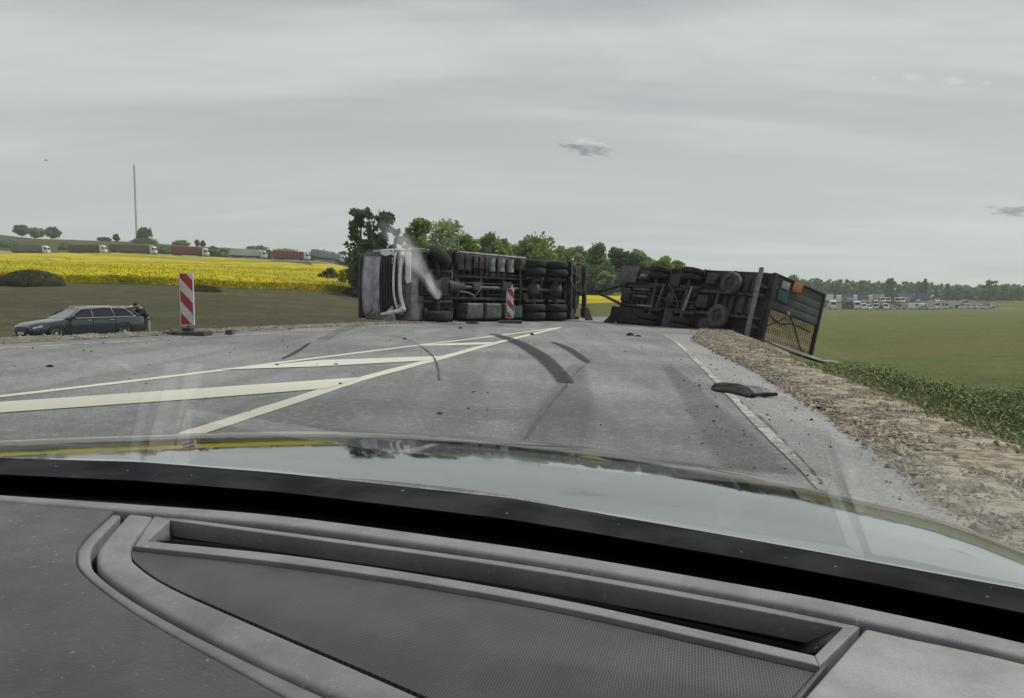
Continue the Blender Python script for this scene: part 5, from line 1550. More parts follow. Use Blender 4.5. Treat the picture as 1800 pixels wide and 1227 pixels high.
for i in range(9):
    ph = -math.pi / 2 + math.pi * i / 8
    rows.append([(0.56 + 0.105 * math.cos(ph) * math.cos(a), 0.085 * math.cos(ph) * math.sin(a), 1.60 + 0.125 * math.sin(ph)) for a in [2 * math.pi * k / 14 for k in range(15)]])
hd.grid(rows).build('hair', mat('dark_hair', (0.02, 0.016, 0.013), 0.8), pm_root, smooth=True)
for s in (1, -1):
    MB().box((0.08, s * 0.125, 0.045), (0.28, 0.10, 0.09)).build('shoe', JKT, pm_root, bevel=0.03)

# ------------------------------------------------------------------ lorries on the hill road
FARROAD = mat('far_road', (0.22, 0.22, 0.20), 0.9, var=0.1)
rows = []
for az in np.linspace(-0.98, -0.17, 80):
    rows.append([(az * y, y, Hs(az * y, y) + 0.25) for y in (297.5, 301, 305, 309)])
tag(MB().grid(rows).build('hill_road', FARROAD, smooth=True), 'country road crossing the hillside behind the rapeseed', kind='structure')

def artic(label, box_m, cab_m, group):
    t = thing('hill_lorry', label, 'lorry', (0, 0, 0), 0, group)
    MB().span((-8.2, -1.27, 1.05), (5.3, 1.27, 4.0)).build('trailer_box', box_m, t, bevel=0.08)
    MB().span((-8.0, -1.1, 0.72), (5.0, 1.1, 1.05)).build('chassis', BLACK, t)
    MB().span((-3.4, -1.22, 0.45), (2.0, 1.22, 1.0)).build('side_skirt', DARK, t, bevel=0.03)
    pr = [(5.75, 0.75), (7.95, 0.55), (8.15, 1.2), (8.1, 2.3), (7.75, 3.2), (6.9, 3.75), (5.75, 3.95)]
    MB().prism([(p[0], -1.24, p[1]) for p in pr], (0, 2.48, 0)).build('cab', cab_m, t, bevel=0.06)
    MB().prism([(8.14, -1.05, 2.15), (7.86, -1.02, 2.98), (7.86, 1.02, 2.98), (8.14, 1.05, 2.15)], (0.05, 0, 0.02)).build('windscreen', DGLASS, t)
    for s in (-1, 1):
        MB().prism([(7.85, s * 1.25, 2.1), (7.62, s * 1.25, 2.9), (6.8, s * 1.25, 2.9), (6.7, s * 1.25, 2.1)], (0, s * 0.02, 0)).build('side_window', DGLASS, t)
        for x in (-7.0, -5.7, -4.4, 4.2, 7.2):
            wheel(t, (x, s * 1.05, 0.52), 0.52, 0.36, axis='Y', hub=MIDG)
    return t
GRP = 'lorries passing on the hillside road'
Hm = lambda n, c: mat(n, c, 0.6, var=0.12, vscale=0.3)
cabw = mat('far_white_cab', (0.62, 0.64, 0.64), 0.4)
specs = [(60, 'grey green lorry with white cab leftmost on the hill road', Hm('greygreen_tarp', (0.10, 0.12, 0.11)), 300),
         (160, 'dark maroon lorry with white cab on the hill road', Hm('maroon_tarp', (0.070, 0.035, 0.045)), 300),
         (247, 'dark grey lorry with white cab below the tall mast', Hm('darkgrey_tarp', (0.075, 0.085, 0.09)), 300),
         (338, 'bright red lorry with white cab right of the mast', Hm('red_tarp', (0.21, 0.022, 0.045)), 300),
         (440, 'white box lorry with white cab on the hill road', Hm('white_tarp', (0.46, 0.50, 0.48)), 304),
         (515, 'second red lorry, right of the white one, on the hill road', Hm('red_tarp', (0.21, 0.022, 0.045)), 304),
         (578, 'pale blue lorry half hidden beside the dark trees on the hill road', Hm('paleblue_tarp', (0.24, 0.28, 0.32)), 318)]
proto = None
for px, lb, bm2, Y in specs:
    x = (px - 900) / FPX * Y
    if proto is None:
        proto = t = artic(lb, bm2, cabw, GRP)
    else:
        t = copy_tree(proto); t['label'] = lb
        for ch in t.children:
            if ch.name.startswith('trailer_box'):
                ch.data = ch.data.copy(); ch.data.materials[0] = bm2
    z = max(Hs(x - 5, Y), Hs(x + 5, Y))
    slope = (Hs(x + 7, Y) - Hs(x - 7, Y)) / 14
    t.location = (x, Y, z + 0.35)
    t.rotation_euler = (0, -math.atan(slope), 0.0)
    t.scale = (0.9, 0.9, 0.9)

# ------------------------------------------------------------------ queue of traffic below the far wood
GQ = 'queue of traffic below the far wood'
rows = []
for az in np.linspace(0.38, 0.95, 40):
    rows.append([(az * y, y, Hs(az * y, y) + 0.22) for y in (309, 311, 313.5)])
tag(MB().grid(rows).build('far_road', FARROAD, smooth=True), 'far road carrying the queue of traffic at right', kind='structure')
rows = []
for az in np.linspace(0.38, 0.95, 40):
    rows.append([(az * y, y, Hs(az * y, y) + 0.22) for y in (337, 340, 343, 346)])
tag(MB().grid(rows).build('far_road', FARROAD, smooth=True), 'second raised far road behind the front lane of the queue', kind='structure')
def q_lorry(label, bm2, cm, L=11.0):
    t = thing('queue_lorry', label, 'lorry', (0, 0, 0), 0, GQ)
    MB().span((-L / 2, -1.27, 1.0), (L / 2 - 2.6, 1.27, 3.95)).build('cargo_box', bm2, t, bevel=0.06)
    MB().prism([(p[0] + L / 2, -1.22, p[1]) for p in ((-2.4, 0.6), (0, 0.5), (0.05, 2.0), (-0.4, 3.3), (-2.4, 3.6))], (0, 2.44, 0)).build('cab', cm, t, bevel=0.05)
    MB().prism([(L / 2 + 0.04, -1.0, 1.95), (L / 2 - 0.33, -1.0, 2.95), (L / 2 - 0.33, 1.0, 2.95), (L / 2 + 0.04, 1.0, 1.95)], (0.06, 0, 0.02)).build('windscreen', DGLASS, t)
    MB().span((-L / 2, -1.1, 0.6), (L / 2 - 2.6, 1.1, 1.0)).build('chassis', BLACK, t)
    for s in (-1, 1):
        for x in (-L / 2 + 1.2, -L / 2 + 2.5, L / 2 - 1.0):
            MB().cyl((x, s * 0.9, 0.5), (x, s * 1.2, 0.5), 0.5, n=12).build('wheel', BLACK, t)
    return t
def q_car(label, bm2, van=False):
    t = thing('queue_van' if van else 'queue_car', label, 'van' if van else 'car', (0, 0, 0), 0, GQ)
    if van: pr = [(-2.7, 0.35), (2.6, 0.35), (2.7, 1.0), (1.9, 1.25), (1.2, 2.35), (-2.65, 2.5)]
    else: pr = [(-2.1, 0.3), (2.1, 0.3), (2.15, 0.7), (1.1, 0.95), (0.4, 1.46), (-1.2, 1.48), (-2.1, 1.0)]
    hw = 1.0 if van else 0.88
    MB().prism([(p[0], -hw, p[1]) for p in pr], (0, 2 * hw, 0)).build('body', bm2, t, bevel=0.08)
    for s in (-1, 1):
        q = [(1.6, 1.3), (1.1, 2.1), (0.1, 2.15), (0.1, 1.3)] if van else [(0.9, 0.98), (0.3, 1.36), (-1.1, 1.38), (-1.7, 1.0)]
        MB().prism([(p[0], s * hw, p[1]) for p in q], (0, s * 0.02, 0)).build('side_window', DGLASS, t)
        for x in (-1.4, 1.4): MB().cyl((x, s * (hw - 0.2), 0.33), (x, s * (hw + 0.02), 0.33), 0.33, n=12).build('wheel', BLACK, t)
    q = [(1.95, 1.27), (1.28, 2.27)] if van else [(1.05, 0.99), (0.45, 1.43)]
    MB().prism([(q[0][0], -hw * .85, q[0][1]), (q[0][0], hw * .85, q[0][1]), (q[1][0], hw * .8, q[1][1]), (q[1][0], -hw * .8, q[1][1])], (0.04, 0, 0.03)).build('windscreen', DGLASS, t)
    return t
QW = mat('queue_white', (0.66, 0.68, 0.68), 0.35); QS = mat('queue_silver', (0.40, 0.41, 0.42), 0.35); QD = mat('queue_dark', (0.06, 0.066, 0.075), 0.4)
QL = mat('queue_lilac', (0.20, 0.20, 0.25), 0.6); QB = mat('queue_beige', (0.34, 0.35, 0.27), 0.6); QG = mat('queue_slate', (0.13, 0.145, 0.17), 0.6); QBE = mat('queue_tan', (0.36, 0.32, 0.27), 0.5)
def place_q(t, px, Y, rz):
    Y = 341 if Y > 365 else 312 + (Y - 345) * 0.35
    x = (px - 900) / FPX * Y
    t.location = (x, Y, Hs(x, Y) + 0.25); t.rotation_euler = (0, 0, rz)
for px, Y, bm2, cm, rz, lb in ((1447, 371, QW, QW, 3.0, 'white topped lorry in the back lane of the queue nearest the trailer'), (1482, 371, QG, QW, 3.1, 'left dark slate lorry in the back lane of the queue'),
                               (1509, 371, QG, QW, 3.1, 'dark slate lorry with white cab next to the beige one in the queue'), (1536, 371, QB, QW, 3.1, 'beige box lorry in the back lane of the queue'),
                               (1560, 371, QD, QD, 3.1, 'black lorry just right of the beige one in the queue'), (1585, 371, QL, QL, 3.1, 'pale lilac lorry in the back lane of the queue'),
                               (1612, 371, QG, QG, 3.1, 'rightmost dark lorry in the back lane of the queue'),
                               (1463, 343, QW, QW, -1.9, 'white lorry in the front lane of the queue beside the trailer'), (1487, 345, QD, QD, -1.8, 'black lorry in the front lane right of the white one'),
                               (1502, 344, QL, QW, -1.75, 'lilac lorry with white cab facing this way in the front lane')):
    place_q(q_lorry(lb, bm2, cm, 7.5 if Y < 350 else 7.6), px, Y, rz)
protov = {}
for px, Y, bm2, van, rz, lb in ((1517, 343, QW, True, -1.9, 'leftmost white van in the front lane of the distant queue'), (1528, 342, QW, False, -1.9, 'leftmost white car in the front lane of the distant queue'),
                                (1539, 344, QS, True, -2.0, 'silver van in the front lane of the distant queue'), (1556, 345, QW, True, -2.0, 'second white van from the left in the distant queue'),
                                (1570, 346, QS, False, 3.0, 'left silver car of two in the distant queue'), (1582, 345, QBE, True, 3.0, 'tan van in the middle of the distant queue'),
                                (1594, 346, QW, True, 3.0, 'third white van from the left in the distant queue'), (1612, 352, QW, True, 3.0, 'fourth white van from the left in the distant queue'),
                                (1623, 358, QW, True, -1.9, 'rightmost white van in the distant queue'), (1620, 345, QS, False, 3.0, 'right silver car of two in the distant queue'),
                                (1634, 347, QW, False, 3.0, 'sixth white car from the right end of the queue'), (1645, 360, QS, True, -1.9, 'silver van standing behind the white cars of the queue'),
                                (1654, 348, QW, False, 3.0, 'fifth white car from the right end of the queue'), (1664, 350, QS, True, 3.0, 'last silver van at the thinning end of the queue'),
                                (1675, 356, QD, False, 3.0, 'black car near the thinning end of the queue'), (1694, 345, QW, False, 3.0, 'fourth white car from the right end of the queue'),
                                (1706, 348, QW, False, 3.0, 'third white car from the right end of the queue'), (1717, 352, QW, False, 3.0, 'second white car from the right end of the queue'),
                                (1732, 356, QW, False, 3.0, 'white car at the very right end of the queue'), (1548, 352, QD, False, 3.0, 'black car between two white vans in the queue')):
    key = (van, bm2.name)
    if key in protov:
        t = copy_tree(protov[key]); t['label'] = lb
    else:
        t = protov[key] = q_car(lb, bm2, van)
    place_q(t, px, Y, rz)

for k in range(26):
    px = random.uniform(1440, 1745) if k > 8 else random.uniform(1440, 1600)
    key = random.choice(list(protov))
    t = copy_tree(protov[key])
    t['label'] = 'tiny vehicle packed among others in the distant queue'
    lane = random.choice((324.5, 330.0, 336.0)) if px < 1660 else random.choice((318.0, 324.0))
    x = (px - 900) / FPX * lane
    t.location = (x, lane, Hs(x, lane) + 0.25); t.rotation_euler = (0, 0, random.choice((3.05, -1.9, 0.1, 2.9)))
# ------------------------------------------------------------------ mast on the hill, bird
MY = 425.0
mx = (245.5 - 900) / FPX * MY
mst = thing('radio_mast', 'tall thin lattice mast standing on the hill beside a dark tree', 'mast', (mx, MY, Hs(mx, MY) - 0.3))
mh = at_y(245, 291, MY).z - mst.location.z
STEEL = mat('mast_steel', (0.14, 0.14, 0.145), 0.6)
mw_ = 0.42
mb = MB()
for k in range(3):
    a = 2 * math.pi * k / 3
    mb.cyl((mw_ * math.cos(a), mw_ * math.sin(a), 0), (mw_ * math.cos(a), mw_ * math.sin(a), mh), 0.11, n=6)
mb.build('mast_leg', STEEL, mst)
lt = MB()
nb_ = int(mh / 1.0)
for i in range(nb_):
    for k in range(3):
        a, c2 = 2 * math.pi * k / 3, 2 * math.pi * (k + 1) / 3
        z0, z1 = mh * i / nb_, mh * (i + 1) / nb_
        lt.cyl((mw_ * math.cos(a), mw_ * math.sin(a), z0), (mw_ * math.cos(c2), mw_ * math.sin(c2), z1), 0.04, n=4, cap=False)
lt.build('lattice_bracing', STEEL, mst)['kind'] = 'stuff'
MB().cyl((0, 0, mh), (0, 0, mh + 1.2), 0.12, n=6).build('antenna', STEEL, mst)
BY = 130
bp = at_y(81, 282, BY)
bird = thing('bird', 'tiny dark bird gliding in the sky above the left hill', 'bird', bp, 0.3)
bb = MB().lathe([(0.005, -0.22), (0.05, -0.12), (0.07, 0.0), (0.05, 0.12), (0.035, 0.18), (0.005, 0.24)], (0, 0, 0), 'X', 10, closed=False)
FEA = mat('dark_feather', (0.03, 0.03, 0.03), 0.8)
bb.build('body', FEA, bird, smooth=True)
for s in (-1, 1):
    wg = MB().grid([[(0.08, 0, 0.02), (-0.10, 0, 0.02)], [(0.12, s * 0.22, 0.10), (-0.10, s * 0.22, 0.09)], [(0.04, s * 0.52, 0.04), (-0.06, s * 0.50, 0.04)]]).build('wing', FEA, bird, smooth=True)
    md = wg.modifiers.new('thickness', 'SOLIDIFY'); md.thickness = 0.015
MB().prism([(-0.18, -0.03, 0), (-0.18, 0.03, 0), (-0.36, 0.07, 0), (-0.36, -0.07, 0)], (0, 0, 0.012)).build('tail', FEA, bird)

# ------------------------------------------------------------------ the car we sit in
own = thing('car', 'car seen from inside with grey dashboard, black cowl and glossy bonnet', 'car')
ZD = 0.79
HD = Vector((0.17, 0.985, 0)).normalized()          # car heading
def plastic(name, c, rough, grain=900.0, bump=0.25, var=0.12, spec=0.5):
    m = bpy.data.materials.new(name); m.use_nodes = True
    nb = NB(m.node_tree); p = m.node_tree.nodes['Principled BSDF']
    p.inputs['Roughness'].default_value = rough; p.inputs['Specular IOR Level'].default_value = spec
    t = nb.add('ShaderNodeTexCoord').outputs['Object']
    n = nb.noise(t, grain, 2, 0.6); dn = nb.noise(t, 14, 6, 0.65); sp = nb.noise(t, 160, 2, 0.5)
    cc = nb.mix(nb.ramp(dn, 0.35, 0.7), tuple(k * (1 + var) for k in c), tuple(k * (1 - var) for k in c))
    cc = nb.mix(nb.math('MULTIPLY', nb.ramp(sp, 0.66, 0.74), 0.55), cc, (0.35, 0.35, 0.33))
    cc = nb.mix(nb.math('MULTIPLY', nb.ramp(n, 0.45, 0.75), 0.35), cc, tuple(k * 0.6 for k in c))
    nb.put(p.inputs['Base Color'], cc)
    bn = nb.add('ShaderNodeBump'); bn.inputs['Strength'].default_value = bump; bn.inputs['Distance'].default_value = 0.0006
    nb.put(bn.inputs['Height'], n); nb.put(p.inputs['Normal'], bn.outputs[0])
    return m
DASH = plastic('dash_plastic', (0.066, 0.069, 0.071), 0.46, 300.0, 0.9, 0.25)
DTRIM_LIT = plastic('dash_trim_lit_plastic', (0.185, 0.19, 0.192), 0.5, 700.0, 0.5, 0.2)  # same dash plastic, lightened for light catching its slopes
DPAD_LIT = plastic('right_pad_lit_plastic', (0.255, 0.26, 0.256), 0.55, 420.0, 0.7, 0.2)  # dash plastic again, brightness of the right pad put into its colour
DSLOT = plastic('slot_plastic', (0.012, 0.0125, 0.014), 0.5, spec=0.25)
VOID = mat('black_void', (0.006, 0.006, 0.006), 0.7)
def grille_mat():
    m = bpy.data.materials.new('speaker_mesh'); m.use_nodes = True
    nb = NB(m.node_tree); p = m.node_tree.nodes['Principled BSDF']
    p.inputs['Roughness'].default_value = 0.55
    t = nb.add('ShaderNodeTexCoord').outputs['Object']
    x, y, z = nb.sep(nb.mapping(t, (1, 1, 1), (0, 0, R(14))))
    k = 2 * math.pi / 0.0042
    g = nb.math('MULTIPLY', nb.math('SINE', nb.math('MULTIPLY', x, k)), nb.math('SINE', nb.math('MULTIPLY', y, k * 0.9)))
    f = nb.ramp(nb.math('ABSOLUTE', g), 0.22, 0.60)
    dn = nb.noise(t, 20, 5, 0.6); sp = nb.noise(t, 90, 2, 0.5)
    base = nb.mix(nb.ramp(dn, 0.35, 0.7), (0.105, 0.11, 0.11), (0.072, 0.076, 0.076))
    c = nb.mix(nb.math('MULTIPLY', f, 0.95), base, (0.02, 0.02, 0.021))
    c = nb.mix(nb.math('MULTIPLY', nb.ramp(sp, 0.74, 0.8), 0.7), c, (0.03, 0.03, 0.03))
    nb.put(p.inputs['Base Color'], c)
    bn = nb.add('ShaderNodeBump'); bn.invert = True; bn.inputs['Strength'].default_value = 0.5; bn.inputs['Distance'].default_value = 0.0008
    nb.put(bn.inputs['Height'], f); nb.put(p.inputs['Normal'], bn.outputs[0])
    return m
GRILLE = grille_mat()
dash = bpy.data.objects.new('dashboard', None); col.objects.link(dash); dash.parent = own; dash.empty_display_size = 0.1
def plate(name, pix, z, m, th=0.012, bevel=0.003, parent=None, smooth_n=0, seg=3):
    pts = [at_z(px, py, z) for px, py in pix]
    mb = MB().prism([p - Vector((0, 0, th)) for p in pts], (0, 0, th))
    return mb.build(name, m, parent or dash, bevel=bevel, seg=seg, sharp=60)
def curve2(pts, n=6): return [(p.x, p.y) for p in spline([(a, c, 0) for a, c in pts], n)]
# key curves in the photograph, projected to the dash top
LIP = [(-500, 842), (-200, 855), (0, 869), (250, 886), (500, 906), (800, 945), (1000, 974), (1300, 1025), (1500, 1062), (1800, 1128), (2200, 1230), (2600, 1350)]
def off_curve(pts, d0, d1):
    n = len(pts); return [(p[0], p[1] + d0 + (d1 - d0) * i / (n - 1)) for i, p in enumerate(pts)]
lip_top = curve2(LIP); lip_bot = curve2([(-500, 848), (-200, 862), (0, 879), (250, 899), (500, 922), (800, 963), (1000, 994), (1300, 1047), (1500, 1087), (1800, 1155), (2200, 1262), (2600, 1385)])
plate('dash_lip', lip_top + lip_bot[::-1], ZD + 0.006, DTRIM_LIT, 0.02, 0.0055)
# dark floor under every joint
base = [(-900, 862)] + curve2([(-500, 846), (0, 872), (500, 912), (1000, 982), (1500, 1072), (1800, 1140), (2600, 1370)]) + [(3600, 1500), (3600, 2900), (-2200, 2900), (-2200, 1200)]
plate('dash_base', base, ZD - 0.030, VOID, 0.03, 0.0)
# left pad with its wide rolled edge
pad_edge = curve2([(205, 893), (150, 944), (134, 975), (150, 1012), (250, 1085), (420, 1180), (520, 1236), (900, 1450), (1500, 1790)])
padl = [(-900, 866)] + curve2([(-500, 852), (-200, 866), (0, 881), (190, 897)]) + pad_edge + [(1500, 2700), (-2000, 2700)]
plate('dash_pad', padl, ZD + 0.004, DASH, 0.03, 0.0045)
grv = curve2([(218, 901), (170, 950), (160, 978), (176, 1012), (270, 1076), (440, 1163), (600, 1236), (1000, 1410), (1700, 1710)])
edge = pad_edge[::-1]
plate('dash_roll', pad_edge + grv[::-1], ZD - 0.001, DTRIM_LIT, 0.03, 0.006, seg=4)
# trim band between groove and speaker mesh
bo_ = curve2([(226, 902), (180, 955), (170, 980), (187, 1012), (285, 1075), (460, 1166), (620, 1236), (1010, 1402), (1700, 1690)])
bi_ = curve2([(270, 907), (236, 950), (231, 968), (240, 990), (300, 1030), (440, 1093), (720, 1214), (1060, 1366), (1700, 1650)])
plate('trim_band', bo_ + bi_[::-1], ZD + 0.002, DTRIM_LIT, 0.03, 0.006, seg=4)
# defroster slot: frame built from four rails, slanted back wall, floor
ft_o = curve2([(272, 905), (500, 935), (800, 975), (1000, 1005), (1300, 1058), (1512, 1101)])
ft_i = curve2([(298, 914), (500, 941), (800, 982), (1000, 1013), (1300, 1067), (1480, 1102)])
plate('slot_frame', ft_o + ft_i[::-1], ZD + 0.001, DTRIM_LIT, 0.02, 0.0016)
fb_i = curve2([(258, 951), (500, 975), (750, 1011), (1000, 1056), (1250, 1111), (1432, 1152)])
fb_o = curve2([(236, 960), (500, 989), (750, 1025), (1000, 1070), (1250, 1126), (1440, 1170)])
plate('slot_frame', fb_i + fb_o[::-1], ZD + 0.001, DTRIM_LIT, 0.02, 0.0016)
plate('slot_frame', [(272, 905), (299, 914), (259, 951), (236, 960)], ZD + 0.0013, DTRIM_LIT, 0.02, 0.0016)
plate('slot_frame', [(1512, 1101), (1440, 1170), (1431, 1152), (1481, 1102)], ZD + 0.0013, DTRIM_LIT, 0.02, 0.0016)
def slotwall(name, top, bot, ztop, zbot, m):
    rows = [[at_z(px, py, ztop) for px, py in top], [at_z(px, py, zbot) for px, py in bot]]
    o = MB().grid(rows).build(name, m, dash, smooth=True)
    md = o.modifiers.new('thickness', 'SOLIDIFY'); md.thickness = 0.002; md.offset = 0
    return o
cut = [p for p in ft_i if p[0] < 1128]
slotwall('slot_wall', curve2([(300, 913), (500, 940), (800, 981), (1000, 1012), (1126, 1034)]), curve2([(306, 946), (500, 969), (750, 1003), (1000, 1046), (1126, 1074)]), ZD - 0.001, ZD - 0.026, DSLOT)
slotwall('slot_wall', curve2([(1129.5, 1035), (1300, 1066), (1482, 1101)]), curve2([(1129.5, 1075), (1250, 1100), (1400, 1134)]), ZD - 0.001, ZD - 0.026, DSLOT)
slotwall('slot_end', [(298, 914), (262, 949)], [(308, 946), (300, 952)], ZD - 0.001, ZD - 0.022, DTRIM_LIT)
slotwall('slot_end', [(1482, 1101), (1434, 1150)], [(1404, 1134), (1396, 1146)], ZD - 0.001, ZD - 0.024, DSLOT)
# perforated speaker mesh
gm = curve2([(237, 962), (500, 990), (750, 1026), (1000, 1071), (1250, 1127), (1441, 1171)]) + [(1392, 1228), (1290, 1340), (1200, 1500)] + curve2([(1060, 1364), (720, 1212), (440, 1092), (300, 1030), (240, 990), (232, 972)])
plate('speaker_grille', gm, ZD - 0.004, GRILLE, 0.012, 0.0)
# narrow edge strip and right pad
plate('trim_band', [(1441, 1171), (1456, 1166), (1400, 1236), (1300, 1370), (1230, 1500), (1205, 1500), (1285, 1350), (1385, 1236)], ZD - 0.002, DASH, 0.02, 0.002)
padr = [(1521, 1104)] + curve2([(1600, 1122), (1800, 1166), (2200, 1276), (2600, 1402)]) + [(3600, 1700), (3600, 2900), (1500, 2900), (1180, 1600), (1290, 1382), (1404, 1236)]
plate('dash_pad', padr, ZD + 0.003, DPAD_LIT, 0.03, 0.0035)

# windscreen: ruled sheet rising from the dash front edge back over the camera
RAKE = R(29)
G = (-HD * math.cos(RAKE) + Vector((0, 0, math.sin(RAKE)))).normalized()
bpts = [at_z(px, py, ZD + 0.004) + HD * 0.012 for px, py in lip_top]
def proj(p):
    d = Vector(p) - Vector((0, 0, CAMZ))
    c, s = math.cos(PITCH), math.sin(PITCH)
    zc = d.y * c - d.z * s; yc = d.y * s + d.z * c
    return (900 + FPX * d.x / zc, 613.5 - FPX * yc / zc)
UP = [(-900, 790), (-300, 797), (0, 805), (250, 812), (500, 832), (900, 876), (1300, 945), (1800, 1036), (2200, 1120), (3000, 1320)]
ux, uy = [p[0] for p in UP], [p[1] for p in UP]
def solve_k(b0, xs_, ys_):
    lo, hi = 0.0, 0.45
    for _ in range(40):
        k = (lo + hi) / 2; q = b0 + G * k
        if q.y < 0.05: hi = k; continue
        pq = proj(q)
        if pq[1] > np.interp(pq[0], xs_, ys_): lo = k
        else: hi = k
    return (lo + hi) / 2
ks = [0.02] * len(bpts)
FRIT = mat('cowl_black', (0.03, 0.03, 0.032), 0.8, spec=0.0)
m = FRIT; nbb = NB(m.node_tree); pp_ = m.node_tree.nodes['Principled BSDF']
tco = nbb.add('ShaderNodeTexCoord').outputs['Object']
nbb.put(pp_.inputs['Base Color'], nbb.mix(nbb.ramp(nbb.noise(tco, 75, 3, 0.55), 0.715, 0.75), nbb.mix(nbb.ramp(nbb.noise(tco, 9, 4), 0.3, 0.7), (0.017, 0.017, 0.019), (0.040, 0.040, 0.044)), (0.30, 0.30, 0.28)))
def between(f_):
    """pixel curve part of the way from the dash edge to the upper rim of the black cowl"""
    L0 = [(-900, 840)] + LIP + [(3000, 1460)]
    out = []
    for px in list(range(-900, 2800, 60)):
        y0 = np.interp(px, [p[0] for p in L0], [p[1] for p in L0]); y1 = np.interp(px, ux, uy)
        out.append((px, y0 + (y1 - y0) * f_))
    return curve2(out, 2)
rows = [[at_z(px, py, z) for px, py in between(f_)] for f_, z in ((0.46, ZD - 0.020), (0.50, ZD + 0.004), (0.55, ZD + 0.010), (0.75, ZD + 0.013), (0.92, ZD + 0.012), (1.0, ZD + 0.004), (1.0, ZD - 0.03))]
o = MB().grid([list(r) for r in zip(*rows)]).build('cowl', FRIT, own, smooth=True, sharp=70)
rows = [[at_z(px, py, z) for px, py in between(f_)] for f_, z in ((-0.15, ZD - 0.012), (0.1, ZD - 0.02), (0.3, ZD - 0.035), (0.47, ZD - 0.022))]
o = MB().grid([list(r) for r in zip(*rows)]).build('dark_gap_sheet', mat('gap_shade_black', (0.006, 0.006, 0.006), 0.7, spec=0.1), own, smooth=True)  # sunken sheet blackened to give the shade of the deep gap
# clear pane
m = bpy.data.materials.new('windscreen_glass'); m.use_nodes = True
nbb = NB(m.node_tree); m.node_tree.nodes.clear()
out = nbb.add('ShaderNodeOutputMaterial'); tr = nbb.add('ShaderNodeBsdfTransparent'); tr.inputs[0].default_value = (0.955, 0.968, 0.962, 1)
m.node_tree.links.new(tr.outputs[0], out.inputs['Surface'])
SEL = list(range(0, len(bpts)))
rows = [[bpts[i] + G * 0.002 for i in SEL]] + [[bpts[i] + G * s_ for i in SEL] for s_ in (0.5, 0.8, 1.15)]
MB().grid(rows).build('windscreen', m, own, smooth=True)
# unseen roof panel behind the windscreen header, lengthened to shade the dash
hdr = [bpts[i] + G * 1.15 for i in SEL]
rows = [hdr, [p - HD * 0.4 + Vector((0, 0, 0.06)) for p in hdr], [p - HD * 2.4 + Vector((0, 0, 0.08)) for p in hdr]]
o = MB().grid(rows).build('roof', mat('unseen_headliner', (0.30, 0.30, 0.29), 0.9), own, smooth=True)  # unseen roof, lengthened to shade the dash
md = o.modifiers.new('thickness', 'SOLIDIFY'); md.thickness = 0.03

# unseen front doors added to shade the dash, closing the cabin sides
hl_, hr_ = hdr[0], hdr[-1]
for side, top, bs in ((-1, hdr[0], bpts[0]), (1, hdr[-1], bpts[-1])):
    o_ = HD.cross(Vector((0, 0, 1))) * side
    a, c3 = bs + o_ * 0.05, top + o_ * 0.05
    pts_ = [a + Vector((0, 0, -0.05)), a - HD * 0.5 + Vector((0, 0, 0.0)), c3 - HD * 1.6 + Vector((0, 0, -0.42)), c3 - HD * 1.6 + Vector((0, 0, -1.0)), a + Vector((0, 0, -0.6))]
    MB().prism(pts_, o_ * 0.06).build('door', mat('unseen_door_lining', (0.06, 0.06, 0.062), 0.7), own)
    MB().tube([a, a.lerp(c3, 0.5), c3, c3 - HD * 1.4], 0.035, 8).build('unseen_roof_pillar', mat('unseen_headliner', (0.30, 0.30, 0.29), 0.9), own, smooth=True)
# bonnet
SIL = [(-500, 800), (-250, 785), (0, 774), (150, 768), (300, 763), (450, 759), (600, 757), (750, 762), (900, 772), (1100, 794), (1300, 829), (1500, 876), (1650, 914), (1800, 970), (1950, 1040), (2100, 1130)]
ZE = 0.675
E = [at_z(px, py, ZE) for px, py in curve2(SIL, 4)]
rows = []
LH = 0.85
ts = [0, .12, .25, .38, .5, .6, .7, .78, .85, .91, .96, 1.0, 1.05, 1.12, 1.22, 1.36, 1.55]
for e in E:
    vd = Vector((e.x, e.y)); dist = vd.length
    sE = (CAMZ - ZE) / dist * (1.0)
    s0 = 0.022
    Lh = min(LH, dist - 0.82)
    rdir = Vector((vd.x / dist, vd.y / dist, 0)) * 0.75 + HD * 0.25
    rdir.normalize()
    r = []
    def zint(t):   # integral of slope from 0 to t
        if t <= 1: return Lh * (s0 * t + (sE - s0) * t ** 2.15 / 2.15)
        return zint(1) + Lh * (sE * (t - 1) + 0.35 * (t - 1) ** 2)
    z1 = zint(1)
    for t in ts:
        p = e + rdir * (t - 1) * Lh
        r.append((p.x, p.y, ZE + z1 - zint(t)))
    rows.append(r)
HOODM = bpy.data.materials.new('bonnet_paint'); HOODM.use_nodes = True
nbb = NB(HOODM.node_tree); p_ = HOODM.node_tree.nodes['Principled BSDF']
p_.inputs['Metallic'].default_value = 1.0; p_.inputs['Roughness'].default_value = 0.05
p_.inputs['Base Color'].default_value = (0.66, 0.68, 0.69, 1)
tco = nbb.add('ShaderNodeTexCoord').outputs['Object']
nbb.put(p_.inputs['Roughness'], nbb.ramp(nbb.noise(tco, 6, 5, 0.6), 0.4, 0.75, 0.03, 0.10))
o = MB().grid(rows).build('bonnet', HOODM, own, smooth=True, sharp=80)
md = o.modifiers.new('smooth', 'SUBSURF'); md.levels = 1; md.render_levels = 2

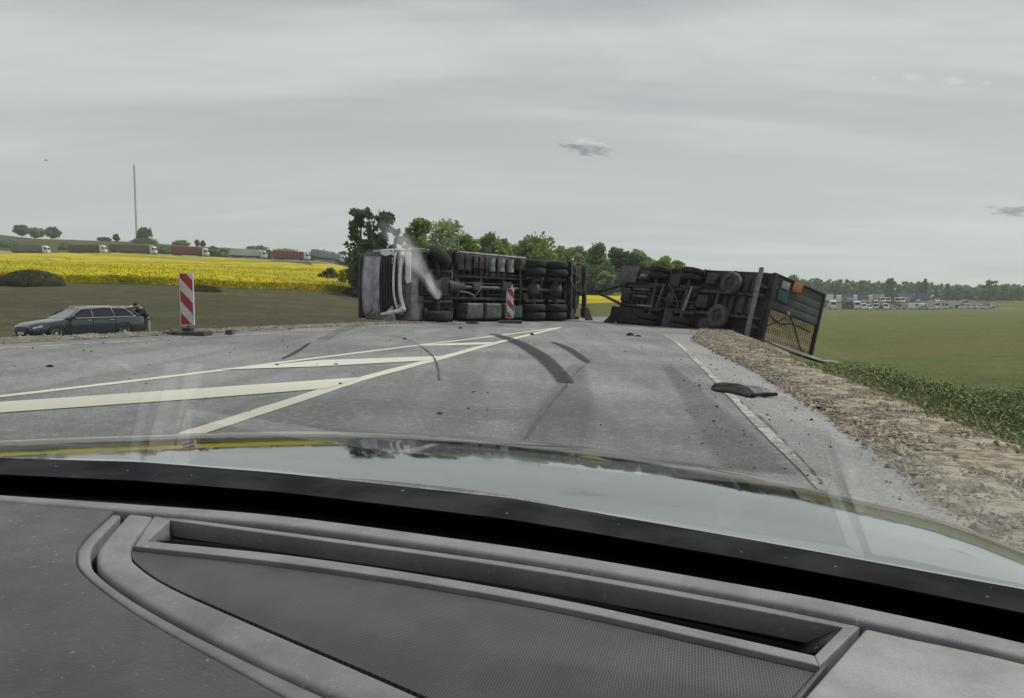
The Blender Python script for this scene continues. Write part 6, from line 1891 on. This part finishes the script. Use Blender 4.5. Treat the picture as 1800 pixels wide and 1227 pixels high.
# ------------------------------------------------------------------ smears, painted reflection streaks and dash reflections on the windscreen
def on_glass(px, py):
    best = None; prev = None
    for i, p in enumerate(bpts):
        k = solve_k(p, [-1e5, 1e5], [py, py])
        q = p + G * k; x = proj(q)[0]
        if prev is not None and (prev[0] - px) * (x - px) <= 0 and abs(x - prev[0]) > 1e-6:
            t = (px - prev[0]) / (x - prev[0]); return prev[1].lerp(q, t)
        prev = (x, q)
    return prev[1]
def glass_film_mat(name, strength, glossy=False):
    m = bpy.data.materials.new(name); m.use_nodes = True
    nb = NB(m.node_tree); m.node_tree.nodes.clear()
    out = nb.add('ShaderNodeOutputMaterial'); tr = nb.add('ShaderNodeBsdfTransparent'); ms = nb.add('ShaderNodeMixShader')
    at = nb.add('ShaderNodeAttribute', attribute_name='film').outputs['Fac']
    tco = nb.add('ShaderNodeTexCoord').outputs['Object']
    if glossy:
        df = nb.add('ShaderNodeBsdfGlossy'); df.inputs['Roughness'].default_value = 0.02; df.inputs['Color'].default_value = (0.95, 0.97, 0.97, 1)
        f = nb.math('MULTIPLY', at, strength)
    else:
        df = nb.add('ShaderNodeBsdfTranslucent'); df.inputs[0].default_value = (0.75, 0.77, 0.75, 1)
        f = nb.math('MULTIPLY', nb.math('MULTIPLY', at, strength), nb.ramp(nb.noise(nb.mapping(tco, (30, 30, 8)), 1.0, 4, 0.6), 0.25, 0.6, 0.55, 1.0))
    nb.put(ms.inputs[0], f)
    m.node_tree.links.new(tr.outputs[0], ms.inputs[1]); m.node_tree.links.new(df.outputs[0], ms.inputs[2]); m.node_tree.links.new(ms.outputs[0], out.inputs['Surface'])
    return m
def film(name, rows, vals, m):
    o = MB().grid(rows).build(name, m, own, smooth=True)
    a = o.data.attributes.new('film', 'FLOAT', 'POINT')
    a.data.foreach_set('value', [v for r in vals for v in r])
    return o
SM = glass_film_mat('windscreen_smear_reflection', 0.26)  # serves real smears and painted reflection streaks
def smear_reflection_strip(pts, widths, val):
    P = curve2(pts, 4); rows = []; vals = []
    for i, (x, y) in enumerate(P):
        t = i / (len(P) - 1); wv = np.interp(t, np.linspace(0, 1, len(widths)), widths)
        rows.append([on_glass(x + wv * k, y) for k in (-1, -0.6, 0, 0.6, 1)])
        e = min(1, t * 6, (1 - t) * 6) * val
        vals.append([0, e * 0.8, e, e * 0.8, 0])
    film('glass_smear_reflection', rows, vals, SM)
smear_reflection_strip([(318, 590), (300, 660), (285, 720), (268, 785)], [16, 18, 18, 16], 0.28)  # pale reflection streak painted as a translucent strip
smear_reflection_strip([(352, 588), (345, 640), (330, 710), (318, 785)], [20, 20, 16, 12], 0.42)  # second half of that reflection, painted likewise
smear_reflection_strip([(180, 612), (208, 634), (238, 656)], [7, 14, 6], 0.4)
smear_reflection_strip([(1484, 760), (1500, 840), (1522, 950)], [10, 13, 12], 0.2)  # pale strip painted in for a reflection line at right
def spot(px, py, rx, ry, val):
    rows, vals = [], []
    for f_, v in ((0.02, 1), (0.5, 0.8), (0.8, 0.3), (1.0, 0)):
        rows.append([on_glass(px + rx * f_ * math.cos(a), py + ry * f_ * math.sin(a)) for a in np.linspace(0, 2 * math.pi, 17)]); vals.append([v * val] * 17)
    film('glass_smear_reflection', rows, vals, SM)
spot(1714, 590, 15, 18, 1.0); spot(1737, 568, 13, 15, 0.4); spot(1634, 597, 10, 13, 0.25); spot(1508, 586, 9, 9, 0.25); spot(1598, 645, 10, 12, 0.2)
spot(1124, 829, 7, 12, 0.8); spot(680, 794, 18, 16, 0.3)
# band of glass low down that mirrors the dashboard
RB = glass_film_mat('dash_reflection', 0.30, True)
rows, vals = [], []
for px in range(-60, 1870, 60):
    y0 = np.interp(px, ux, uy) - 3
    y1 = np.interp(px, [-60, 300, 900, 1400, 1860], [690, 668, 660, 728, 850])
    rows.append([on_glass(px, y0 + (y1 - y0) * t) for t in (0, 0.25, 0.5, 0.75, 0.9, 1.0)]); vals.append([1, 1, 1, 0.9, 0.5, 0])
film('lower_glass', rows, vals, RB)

# ------------------------------------------------------------------ thin haze over the whole scene
hz = MB().span((-3600, -3600, -130), (3600, 3600, 95)).build('haze', None)
hm = bpy.data.materials.new('haze'); hm.use_nodes = True
nb = NB(hm.node_tree); hm.node_tree.nodes.clear()
out = nb.add('ShaderNodeOutputMaterial'); v = nb.add('ShaderNodeVolumePrincipled')
v.inputs['Color'].default_value = (0.90, 0.94, 0.96, 1); v.inputs['Density'].default_value = 0.00032; v.inputs['Anisotropy'].default_value = 0.3
hm.node_tree.links.new(v.outputs[0], out.inputs['Volume'])
hz.data.materials.append(hm)
tag(hz, 'thin pale haze filling the air', kind='stuff')
